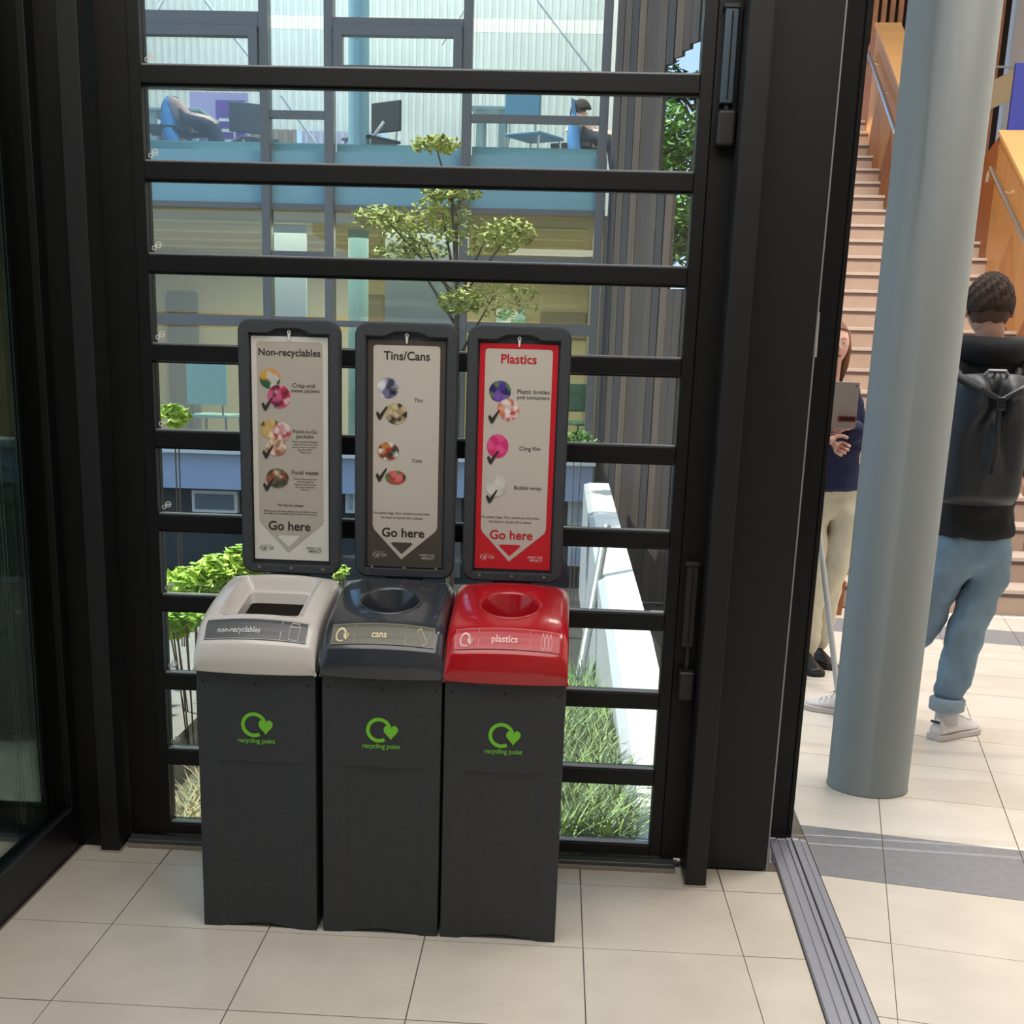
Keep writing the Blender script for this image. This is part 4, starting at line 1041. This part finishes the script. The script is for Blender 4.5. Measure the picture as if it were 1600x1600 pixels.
def head_mesh(R, face=True):     # local, looking to -y, chin to crown about R*2.25
    mb = MB(); nu, nv = 40, 30
    for j in range(nv+1):
        ph = math.pi*j/nv; z = math.cos(ph); s = math.sin(ph)
        for i in range(nu):
            th = 2*math.pi*i/nu; x = s*math.sin(th); y = -s*math.cos(th)
            zz = z*1.16; wx = .80; wy = .97
            if zz < 0:
                wx *= 1-.26*min(1, -zz)**1.3
                if y > 0: wy *= 1-.45*min(1, -zz); 
            X, Y, Z = x*wx, y*wy, zz
            fr = max(0, -y)
            if face and fr > .3:
                g = lambda cx, cz, sx, sz: math.exp(-((X-cx)/sx)**2-((Z-cz)/sz)**2)
                Y -= .20*g(0, -.20, .10, .14)+.10*g(0, -.02, .07, .20)           # nose
                Y += .09*(g(.30, .03, .16, .10)+g(-.30, .03, .16, .10))          # eye sockets
                Y -= .05*g(0, -.55, .20, .07)+.07*g(0, -.95, .22, .14)           # lips, chin
                Y -= .03*g(0, .25, .5, .12)
                Y += .03*g(0, -.42, .15, .05)
            mb.v.append((X*R, Y*R, Z*R))
    for j in range(nv):
        for i in range(nu): mb.f.append((j*nu+i, j*nu+(i+1) % nu, (j+1)*nu+(i+1) % nu, (j+1)*nu+i))
    return mb
def ear(parent, x, y, z, s, m):
    mb = MB()
    for j in range(9):
        for i in range(10):
            a = math.pi*j/8; b = 2*math.pi*i/10
            mb.v.append((x+s*.28*math.sin(a)*math.cos(b), y+s*.5*math.sin(a)*math.sin(b), z+s*.85*math.cos(a)*(1 if math.cos(a) > 0 else .8)))
    for j in range(8):
        for i in range(10): mb.f.append((j*10+i, j*10+(i+1) % 10, (j+1)*10+(i+1) % 10, (j+1)*10+i))
    return mb.obj('ear', m, parent, smooth=True)
def hair_cap(R, zmin, m, parent, name='hair', thick=1.07, back_low=-.75, front=.42, tuft=0.0, seed=1, rot=0):
    rnd = random.Random(seed); mb = MB(); nu, nv = 96, 110
    keep = {}
    for j in range(nv+1):
        ph = math.pi*j/nv
        for i in range(nu):
            th = 2*math.pi*i/nu; x = math.sin(ph)*math.sin(th); y = -math.sin(ph)*math.cos(th); z = math.cos(ph)*1.16
            wx = .80*(1-.2*max(0, -z)); wy = .97*(1-.4*max(0, -z) if y > 0 else 1)
            n_ = tuft*(.5*math.sin(th*9+ph*14)+.5*math.sin(th*23-ph*9)+.25*rnd.uniform(-1, 1))*max(0, min(1, z+.5))
            k = thick+n_+(tuft*1.2*max(0, z) if tuft else 0)
            mb.v.append((x*wx*k*R, y*wy*k*R, z*k*R))
            lim = front if y < -.25 else (back_low if y > .2 else back_low+(front-back_low)*(.2-y)/.45)
            keep[(j, i)] = z > lim+.03*math.sin(th*7)
    for j in range(nv):
        for i in range(nu):
            if all(keep[(jj, ii % nu)] for jj, ii in ((j, i), (j, i+1), (j+1, i), (j+1, i+1))):
                mb.f.append((j*nu+i, j*nu+(i+1) % nu, (j+1)*nu+(i+1) % nu, (j+1)*nu+i))
    o = mb.obj(name, m, parent, smooth=True); s = o.modifiers.new('s', 'SOLIDIFY'); s.thickness = R*.05; s.offset = -1; return o
def hand(side=1, curl=.6, s=1.0):
    # chains in local hand space: wrist at origin, fingers along -z, palm facing -y, thumb on +x*side
    ch = [[(0, 0, 0, .022*s, .016*s), (0, 0, -.045*s, .034*s, .014*s), (0, 0, -.085*s, .036*s, .012*s)]]
    for k, (x, l) in enumerate(((.027, .070), (.009, .078), (-.010, .072), (-.027, .056))):
        x *= side*s; l *= s; p = [(0, 0, -.085*s, .036*s, .012*s), (x, 0, -.095*s, .0092*s)]
        a = 0; q = Vector((x, 0, -.095*s))
        for f in (.45, .32, .25):
            a += curl*.8; q = q+Vector((0, -math.sin(a), -math.cos(a)))*l*f; p.append((q.x, q.y, q.z, .0085*s))
        ch.append(p)
    ch.append([(0, 0, -.045*s, .034*s, .014*s), (.034*s*side, -.008*s, -.05*s, .011*s), (.052*s*side, -.02*s, -.078*s, .0095*s), (.054*s*side, -.034*s, -.100*s, .0085*s)])
    return ch
def xf(chains, mtx):
    out = []
    for c in chains:
        o = []
        for p in c:
            q = mtx@Vector(p[:3]); o.append((q.x, q.y, q.z, *p[3:]))
        out.append(o)
    return out
def shoe(name, loc, rz, L_, m, solem, parent, lift=0, h=.10):
    mb = MB(); rows = []
    prof = [(-.48, .30, .62), (-.46, .34, .95), (-.30, .37, 1.0), (-.12, .36, .98), (.05, .38, .75), (.22, .44, .52), (.36, .44, .42), (.46, .34, .32), (.50, .16, .22)]
    for (x, w, hh) in prof:
        w *= L_*.5*.78; hh *= h; x *= L_
        rows.append([(x, w*math.cos(a)*(.75 if math.sin(a) > .6 else 1), hh*max(0, math.sin(a))+.018) for a in [math.pi*q/8 for q in range(9)]])
    for r in rows: mb.v += r
    for i in range(len(rows)-1):
        for j in range(8): mb.f.append((i*9+j, i*9+j+1, (i+1)*9+j+1, (i+1)*9+j))
    mb.f.append(tuple(range(9))); k = (len(rows)-1)*9; mb.f.append(tuple(k+j for j in range(9)))
    for i in range(len(rows)-1): mb.f.append((i*9, (i+1)*9, (i+1)*9+8, i*9+8))
    o = mb.obj(name, m, parent, smooth=True, loc=loc); o.rotation_euler = (0, -lift, rz)
    sub = o.modifiers.new('s', 'SUBSURF'); sub.levels = sub.render_levels = 1
    pts = [(x*L_*1.03, w*L_*.5*.82) for x, w, _ in prof]; pts = pts+[(x, -w) for x, w in pts[::-1]]
    MB().prism([(x, y, 0) for x, y in pts], (0, 0, .024)).obj('sole', solem, o, bevel=.004)
    return o

# ---- the man seen from behind
mx, my = 2.70, 1.56
man = thing('person', 'person seen from behind in black hooded top and cuffed light blue jeans, mid-stride', 'person', (mx, my, 0))
O = Vector((mx, my, 0))
def rel(u, v, Y): return A(u, v, Y)-O
hip = rel(1519, 850, 1.56); neck = rel(1547, 528, 1.56); hd = rel(1546, 482, 1.56)
kR = rel(1512, 975, 1.53); aR = rel(1480, 1112, 1.47); kL = rel(1440, 985, 1.60); aL = G(1330, 1118)-O+Vector((0, 0, .09))
aR.z = .095
chest = (hip*.38+neck*.62); waist = hip*.75+neck*.25
shL = neck+Vector((-.175, 0, -.075)); shR = neck+Vector((.185, 0, -.085))
elL = shL+Vector((-.05, -.02, -.27)); wrL = elL+Vector((.02, .17, -.17)); elR = shR+Vector((.06, -.02, -.27)); wrR = elR+Vector((-.02, .17, -.16))
def P4(v, *r): return (v.x, v.y, v.z, *r)
hipL = hip+Vector((-.085, 0, -.02)); hipR = hip+Vector((.085, 0, -.02))
hm = Matrix.Translation(wrR)@Matrix.Rotation(R_(50), 4, 'X'); hmL = Matrix.Translation(wrL)@Matrix.Rotation(R_(50), 4, 'X')
body_ch = [[P4(hip, .10, .08), P4(waist, .10, .075), P4(chest, .12, .075), P4(neck+Vector((0, 0, -.04)), .05, .05), P4(neck, .052, .052), P4(hd+Vector((0, .0, -.01)), .062, .068), P4(hd+Vector((0, 0, .05)), .06, .07)],
    [P4(chest, .12, .075), P4(shL, .052), P4(elL, .04), P4(wrL, .026)], [P4(chest, .12, .075), P4(shR, .052), P4(elR, .04), P4(wrR, .026)],
    [P4(hip, .10, .08), P4(hipL, .075), P4(kL, .055), P4(aL, .034), P4(aL+Vector((0, 0, -.05)), .030)], [P4(hip, .10, .08), P4(hipR, .075), P4(kR, .055), P4(aR, .034), P4(aR+Vector((0, 0, -.05)), .030)]]
skin_mesh('body', body_ch, SKIN, man, 2)
skin_mesh('hand', xf(hand(1, .5), hm), SKIN, man, 1); skin_mesh('hand', xf(hand(-1, .5), hmL), SKIN, man, 1)
BLK = mat('black_jersey', (22, 22, 27), .85, bump=.3, bscale=30)
hoodc = [[P4(hip+Vector((0, 0, .012)), .172, .140), P4(hip+Vector((0, 0, .06)), .162, .128), P4(waist, .152, .118), P4(chest, .178, .128), P4(neck+Vector((0, 0, -.09)), .14, .10), P4(neck+Vector((0, 0, -.045)), .10, .085)],
    [P4(chest, .175, .125), P4(shL, .068), P4(elL, .054), P4(wrL, .040)], [P4(chest, .175, .125), P4(shR, .068), P4(elR, .054), P4(wrR, .040)]]
skin_mesh('hooded_top', hoodc, BLK, man, 2)
hn = neck+Vector((0, -.015, -.012))
hood = [[P4(hn+Vector((-.10, .04, -.005)), .035), P4(hn+Vector((-.105, -.045, -.03)), .055), P4(hn+Vector((0, -.085, -.055)), .070), P4(hn+Vector((.105, -.045, -.03)), .055), P4(hn+Vector((.10, .04, -.005)), .035)]]
skin_mesh('hood', hood, BLK, man, 2)
DEN = mat('light_denim', (118, 142, 160), .8, var=.22, vscale=7, bump=.7, bscale=16)
cuffR = aR+Vector((-.005, 0, .045)); cuffL = aL+Vector((0, 0, .045))
jc = [[P4(hip+Vector((0, 0, .13)), .118, .09), P4(hip, .140, .116), P4(hipL+Vector((0, 0, -.05)), .105, .10), P4(kL, .078), P4(cuffL, .062)],
      [P4(hip, .140, .116), P4(hipR+Vector((0, 0, -.05)), .108, .10), P4(kR, .080), P4(kR.lerp(cuffR, .5), .070), P4(cuffR, .063)]]
skin_mesh('jeans', jc, DEN, man, 2, root=1)
CUF = mat('pale_denim_cuff', (144, 160, 174), .8, bump=.3, bscale=60)
for c in (cuffR, cuffL):
    MB().tube([c+Vector((0, 0, -.025)), c+Vector((0, 0, -.02)), c+Vector((0, 0, .022)), c+Vector((0, 0, .027))], [.060, .068, .069, .060], 24).obj('trouser_cuff', CUF, man, smooth=True)
SW_ = mat('white_leather', (226, 220, 222), .4, var=.03); SOLE = mat('off_white_sole', (208, 200, 198), .6)
for nm, a_, rz, lf_ in (('shoe', aR, R_(38), 0), ('shoe', aL, R_(150), 0)):
    d = Vector((math.cos(rz), math.sin(rz), 0))
    sh = shoe(nm, Vector((a_.x, a_.y, 0))+d*.065, rz, .27, SW_, SOLE, man, 0, .085)
    MB().tube([(-.066, 0, .06), (-.066, 0, .15)], [.046, .043], 16).obj('sock', mat('grey_sock', (200, 198, 206), .9), sh, smooth=True)
    MB().box(-.138, -.130, -.02, .02, .072, .080).obj('heel_tab', BLACKP, sh)
    for q in range(4): MB().tube([(.0+.022*q, -.028, .085-.008*q), (.0+.022*q, 0, .092-.008*q), (.0+.022*q, .028, .085-.008*q)], .0035, 6).obj('lace', WRAIL, sh)
RH = .094
hh = head_mesh(RH, False); ho = hh.obj('head', SKIN, man, smooth=True, loc=hd+Vector((0, .005, 0))); ho.rotation_euler = (R_(6), 0, R_(180)); ho.scale = (1.08, 1, 1)
ear(ho, .078, .005, -.012, .032, mat('ear_skin', (206, 138, 122), .5)); ear(ho, -.078, .005, -.012, .032, mat('ear_skin', (206, 138, 122), .5))
hair_cap(RH, 0, HAIRB, ho, thick=1.10, back_low=-.22, front=.40, tuft=.055)
hair_cap(RH, 0, mat('faded_hair', (92, 66, 54), .7, var=.2, vscale=80), ho, name='faded_neckline', thick=1.02, back_low=-.62, front=.5)

# ---- backpack
bpk = thing('backpack', 'large black backpack with a centre buckle on the back of the person in jeans', 'backpack', (mx+.02, my-.17, 0))
BO = Vector((mx+.02, my-.17, 0))
PK = mat('black_ripstop', (28, 32, 38), .5, var=.15, vscale=8, bump=.25, bscale=18)
z0 = A(1535, 788, 1.35).z; z1 = A(1545, 588, 1.35).z
cx_ = A(1540, 690, 1.36).x-BO.x
mb = MB(); NX, NZ = 25, 31
def bump_(x, z):             # creases pulled to the buckle
    bz = .80; dx, dz = x, z-bz
    an = math.atan2(dz, dx); rr = math.hypot(dx, dz*1.2)
    cr_ = .022*math.cos(an*4)*math.exp(-((rr-.35)/.35)**2)
    return cr_-.045*math.exp(-(rr/.18)**2)+.006*math.sin(an*11+2)*math.exp(-((rr-.4)/.3)**2)
WB = .152; DB = .13
for j in range(NZ):
    f = j/(NZ-1); z = z0+(z1-z0)*f
    for i in range(NX):
        s = -1+2*i/(NX-1)
        ez = min(1, f/.06)*.5+.5; et = 1-.45*max(0, (f-.86)/.14)**2
        w = WB*(1+.03*math.sin(f*3))*(1-.10*max(0, (f-.8)/.2))*(.93+.07*min(1, f/.08))
        dep = DB*(1-abs(s)**3.2)**.6*(.85+.15*math.sin(f*math.pi))*et*(ez)
        mb.v.append((cx_+s*w, -dep-bump_(s, f)*(1-abs(s)**4), z+.012*(1-s*s)*(1 if f > .5 else -.4)))
for j in range(NZ-1):
    for i in range(NX-1): mb.f.append((j*NX+i, j*NX+i+1, (j+1)*NX+i+1, (j+1)*NX+i))
k = len(mb.v)
for j in range(NZ):
    f = j/(NZ-1); z = z0+(z1-z0)*f; mb.v += [(cx_-WB*.9, .02, z), (cx_+WB*.9, .02, z)]
for j in range(NZ-1):
    mb.f += [(j*NX, (j+1)*NX, k+2*j+2, k+2*j), (j*NX+NX-1, (j+1)*NX+NX-1, k+2*j+3, k+2*j+1), (k+2*j, k+2*j+2, k+2*j+3, k+2*j+1)]
mb.f.append(tuple(range(NX))+(k+1, k)); mb.f.append(tuple((NZ-1)*NX+i for i in range(NX))+(k+2*NZ-1, k+2*NZ-2))
po = mb.obj('pack_body', PK, bpk, smooth=True)
zb_ = z0+(z1-z0)*.80; yb_ = -DB+.002
STR = mat('webbing', (26, 28, 32), .6)
MB().box(cx_-.017, cx_+.017, yb_-.022, yb_-.006, zb_-.025, zb_+.022).obj('buckle', mat('buckle_plastic', (34, 36, 40), .35), bpk, bevel=.005)
for dz in (-.012, .002, .013): MB().box(cx_-.014, cx_+.014, yb_-.026, yb_-.021, zb_+dz-.002, zb_+dz+.002).obj('buckle_bar', INK, bpk)
MB().tube([(cx_, yb_-.004, zb_-.02), (cx_+.002, yb_-.012, zb_-.12), (cx_+.004, yb_-.010, z0+.12)], .010, 8).obj('strap', STR, bpk)
for sx in (-1, 1):
    MB().tube([(cx_, yb_-.006, zb_+.01), (cx_+sx*.07, yb_+.008, zb_+.045), (cx_+sx*.14, yb_+.05, z1-.01)], [.009, .013, .012], 8).obj('strap', PK, bpk)
    MB().tube([(cx_+sx*.09, .0, z1-.03), (cx_+sx*.115, .06, z1+.02), (cx_+sx*.125, .17, z1+.03), (cx_+sx*.13, .30, z1-.05), (cx_+sx*.14, .28, z1-.25), (cx_+sx*.15, .08, z1-.35)], .015, 8).obj('shoulder_strap', STR, bpk)
MB().tube([(cx_-.05, -.05, z1-.005), (cx_-.03, -.06, z1+.02), (cx_+.03, -.06, z1+.02), (cx_+.05, -.05, z1-.005)], .006, 8).obj('haul_loop', BEAD, bpk)

# ---- the woman half hidden by the black panel
wy = 2.60; wxp = A(1304, 700, wy).x
wom = thing('person', 'person with long ginger-brown hair in navy sweatshirt and cream trousers, holding a laptop', 'person', (wxp, wy, 0))
O2 = Vector((wxp, wy, 0))
def rw_(u, v, Y=2.60): return A(u, v, Y)-O2
hd2 = rw_(1299, 539); nk2 = rw_(1297, 592); hp2 = rw_(1300, 768); 
ch2 = nk2*.65+hp2*.35; wa2 = hp2*.72+nk2*.28
sL2 = rw_(1262, 618); sR2 = rw_(1333, 618)
eR2 = rw_(1337, 700); eL2 = rw_(1255, 700)
wR2 = rw_(1336, 664, 2.44); wL2 = rw_(1286, 682, 2.40)
hl, hr = hp2+Vector((-.08, 0, -.02)), hp2+Vector((.08, 0, -.02))
k1_, k2_ = rw_(1266, 900), rw_(1299, 900); a1_, a2_ = rw_(1262, 1022), rw_(1276, 1008, 2.75)
a1_.z = .08; a2_.z = .08
skin_mesh('body', [[P4(hp2, .09, .07), P4(wa2, .085, .065), P4(ch2, .10, .07), P4(nk2+Vector((0, 0, -.04)), .06, .055), P4(nk2, .045, .045), P4(hd2, .055, .06), P4(hd2+Vector((0, 0, .04)), .05, .06)],
    [P4(ch2, .10, .07), P4(sL2, .040), P4(eL2, .028), P4(wL2, .024)], [P4(ch2, .10, .07), P4(sR2, .040), P4(eR2, .028), P4(wR2, .024)],
    [P4(hp2, .09, .07), P4(hl, .065), P4(k1_, .05), P4(a1_, .032), P4(a1_+Vector((0, -.03, -.04)), .03)], [P4(hp2, .09, .07), P4(hr, .065), P4(k2_, .05), P4(a2_, .032), P4(a2_+Vector((0, -.03, -.04)), .03)]], SKIN, wom, 2)
NAVY = mat('navy_jersey', (24, 30, 72), .8, bump=.3, bscale=30)
skin_mesh('sweatshirt', [[P4(hp2+Vector((0, 0, -.005)), .156, .130), P4(hp2+Vector((0, 0, .04)), .148, .120), P4(wa2, .137, .102), P4(ch2, .145, .105), P4(nk2+Vector((0, 0, -.055)), .075, .065)],
    [P4(ch2, .145, .105), P4(sL2, .064), P4(eL2, .058), P4(wL2.lerp(eL2, .0), .036)], [P4(ch2, .145, .105), P4(sR2, .064), P4(eR2, .058), P4(wR2.lerp(eR2, .0), .036)]], NAVY, wom, 2)
CRM = mat('cream_cotton', (214, 206, 184), .8, bump=.3, bscale=24)
skin_mesh('trousers', [[P4(hp2+Vector((0, 0, .12)), .10, .08), P4(hp2, .124, .098), P4(hl+Vector((0, 0, -.05)), .095, .09), P4(k1_, .08), P4(a1_+Vector((0, 0, -.02)), .062)],
    [P4(hp2, .124, .098), P4(hr+Vector((0, 0, -.05)), .092, .088), P4(k2_, .068), P4(a2_+Vector((0, 0, -.02)), .052)]], CRM, wom, 2, root=1)
hA = Matrix.Translation(wR2)@Matrix.Rotation(R_(-70), 4, 'Y')@Matrix.Rotation(R_(180), 4, 'X'); hA = Matrix.Translation(wR2)@Matrix.Rotation(R_(70), 4, 'Y')@Matrix.Rotation(R_(180), 4, 'Z')
skin_mesh('hand', xf(hand(1, .75, .95), hA), SKIN, wom, 1)
hB = Matrix.Translation(wL2)@Matrix.Rotation(R_(-60), 4, 'Y')@Matrix.Rotation(R_(10), 4, 'X')
skin_mesh('hand', xf(hand(1, .9, .95), hB), SKIN, wom, 1)
SHB = mat('black_leather', (40, 36, 36), .4)
shoe('shoe', Vector((a1_.x, a1_.y-.06, 0)), R_(-80), .25, SHB, mat('black_sole', (24, 24, 24), .6), wom, 0, .08)
shoe('shoe', Vector((a2_.x+.01, a2_.y-.06, 0)), R_(-70), .25, SHB, mat('black_sole', (24, 24, 24), .6), wom, 0, .08)
R2 = .095
fh = head_mesh(R2, True).obj('head', mat('fair_skin', (232, 184, 168), .45, var=.04, vscale=20), wom, smooth=True, loc=hd2); fh.rotation_euler = (R_(-3), 0, R_(8))
GING = mat('ginger_brown_hair', (126, 84, 58), .5, var=.3, vscale=40, stretch=(6, 6, .5), bump=.6, bscale=60)
hair_cap(R2, 0, GING, fh, thick=1.07, back_low=-1.1, front=.62)
for sx in (-1, 1):
    mb = MB().tube([(sx*.066, -.012, .06), (sx*.080, .005, -.02), (sx*.074, .018, -.09), (sx*.060, .03, -.16)], [.014, .018, .020, .014], 12); mb.obj('hair', GING, fh, smooth=True)
    e = MB()
    for j in range(9):
        for i in range(14):
            a, b = math.pi*j/8, 2*math.pi*i/14; e.v.append((sx*.028+.0115*math.sin(a)*math.cos(b), -.0818+.006*math.cos(a)*-1, .004+.0036*math.sin(a)*math.sin(b)))
    for j in range(8):
        for i in range(14): e.f.append((j*14+i, j*14+(i+1) % 14, (j+1)*14+(i+1) % 14, (j+1)*14+i))
    e.obj('eye', mat('eye_white', (232, 228, 224), .2), fh, smooth=True)
    MB().disc((sx*.028, -.0880, .004), .0034, 14, th=.001).obj('iris', mat('iris_blue', (60, 66, 78), .3), fh)
    MB().tube([(sx*.012, -.090, .021), (sx*.027, -.0915, .025), (sx*.042, -.085, .020)], [.0015, .0022, .001], 8).obj('eyebrow', mat('brow', (150, 100, 78), .7), fh)
MB().tube([(-.023, -.084, -.051), (-.008, -.094, -.048), (.008, -.094, -.048), (.023, -.084, -.051)], [.002, .0042, .0042, .002], 10).tube([(-.021, -.084, -.054), (0, -.094, -.057), (.021, -.084, -.054)], [.002, .0045, .002], 10).obj('lips', mat('lip_pink', (196, 110, 108), .4), fh, smooth=True)
MB().tube([tuple(nk2+Vector((.028, -.052, -.02))), tuple(nk2+Vector((.036, -.085, -.07)))], .0035, 8).obj('drawstring', mat('blue_grey_cord', (90, 104, 130), .7), wom)
# laptop and phone held in her arms
l0 = A(1297, 596, 2.40); l1 = A(1344, 597, 2.40); l2 = A(1293, 658, 2.40)
lp = thing('laptop', 'closed silver laptop hugged to the chest of the person in navy', 'laptop', (l0.x, 2.40, l2.z), R_(0))
wl = l1.x-l0.x; hl_ = l0.z-l2.z+.02
MB().prism([(p[0], 0, p[1]) for p in rrect([(-.16, -.03), (wl, -.03), (wl, hl_-.02), (-.16, hl_-.02)], .008)], (0, .014, 0)).obj('case', mat('silver_case', (166, 156, 148), .35, metal=.3), lp, bevel=.001)
MB().disc((wl-.013, -.0003, hl_-.037), .0035, 14).obj('camera_dot', INK, lp)
ph = thing('phone', 'red-edged phone held flat under the laptop by the person in navy', 'phone', (l2.x+.02, 2.375, l2.z-.0))
MB().prism([(p[0], 0, p[1]) for p in rrect([(.02, 0), (.10, 0), (.10, .026), (.02, .026)], .005)], (0, .010, 0)).obj('case', mat('red_case', (150, 50, 56), .4), ph)
MB().prism([(p[0], -.0005, p[1]) for p in rrect([(.026, .005), (.094, .005), (.094, .021), (.026, .021)], .003)], (0, -.0006, 0)).obj('screen', INK, ph)

# ---- small seated figures in the opposite building
def sitter(u, v, Y, zf, top, hair, rz, label):
    p = A(u, v, Y); t = thing('person', label, 'person', (p.x, Y, zf), rz, 'people seated in the opposite office')
    sh_ = p.z-zf-.28
    j = [[(0, 0, .50, .14, .11), (0, .02, .72, .12, .10), (0, 0, sh_-.06, .13, .10), (0, -.01, sh_+.06, .05, .05), (0, -.02, sh_+.18, .07, .08), (0, -.02, sh_+.24, .06, .07)],
         [(0, 0, sh_-.06, .13, .10), (-.19, -.02, sh_-.05, .055), (-.23, -.10, sh_-.30, .045), (-.12, -.32, sh_-.32, .032)], [(0, 0, sh_-.06, .13, .10), (.19, -.02, sh_-.05, .055), (.23, -.10, sh_-.30, .045), (.12, -.32, sh_-.32, .032)],
         [(0, 0, .50, .14, .11), (-.10, -.40, .48, .08), (-.10, -.44, .06, .05), (-.10, -.54, .04, .04)], [(0, 0, .50, .14, .11), (.10, -.40, .48, .08), (.10, -.44, .06, .05), (.10, -.54, .04, .04)]]
    skin_mesh('body', j, SKIN, t, 1)
    skin_mesh('shirt', [[(0, 0, .48, .165, .13), (0, .02, .72, .145, .12), (0, 0, sh_-.05, .15, .12)], [(0, 0, sh_-.05, .15, .12), (-.19, -.02, sh_-.05, .072), (-.23, -.10, sh_-.30, .058)], [(0, 0, sh_-.05, .15, .12), (.19, -.02, sh_-.05, .072), (.23, -.10, sh_-.30, .058)]], top, t, 1)
    skin_mesh('trousers', [[(0, 0, .47, .15, .12), (-.10, -.40, .47, .095), (-.10, -.44, .14, .065)], [(0, 0, .47, .15, .12), (.10, -.40, .47, .095), (.10, -.44, .14, .065)]], mat('dark_trousers', (40, 44, 60), .8), t, 1)
    h = hair_cap(.105, 0, hair, t, thick=1.05, back_low=-.6, front=.35); h.location = (0, -.02, sh_+.21)
    MB().box(-.2, .2, -.2, .2, .40, .44).obj('stool_seat', DKC, t); MB().tube([(0, 0, 0), (0, 0, .40)], .03, 10).obj('stool_leg', DKC, t)
sitter(266, 160, 9.1, 2.96, mat('sky_blue_shirt', (70, 150, 210), .7), HAIRB, R_(100), 'seated person in a sky-blue shirt at the far left of the upstairs office')
sitter(276, 165, 10.6, 2.96, mat('dark_plum_top', (90, 76, 92), .7), GING, R_(20), 'seated person in a dark top behind the pale upstairs table')
sitter(905, 165, 9.6, 2.96, mat('cornflower_shirt', (80, 140, 200), .7), HAIRB, R_(70), 'seated person in a blue shirt at the right end of the upstairs office')
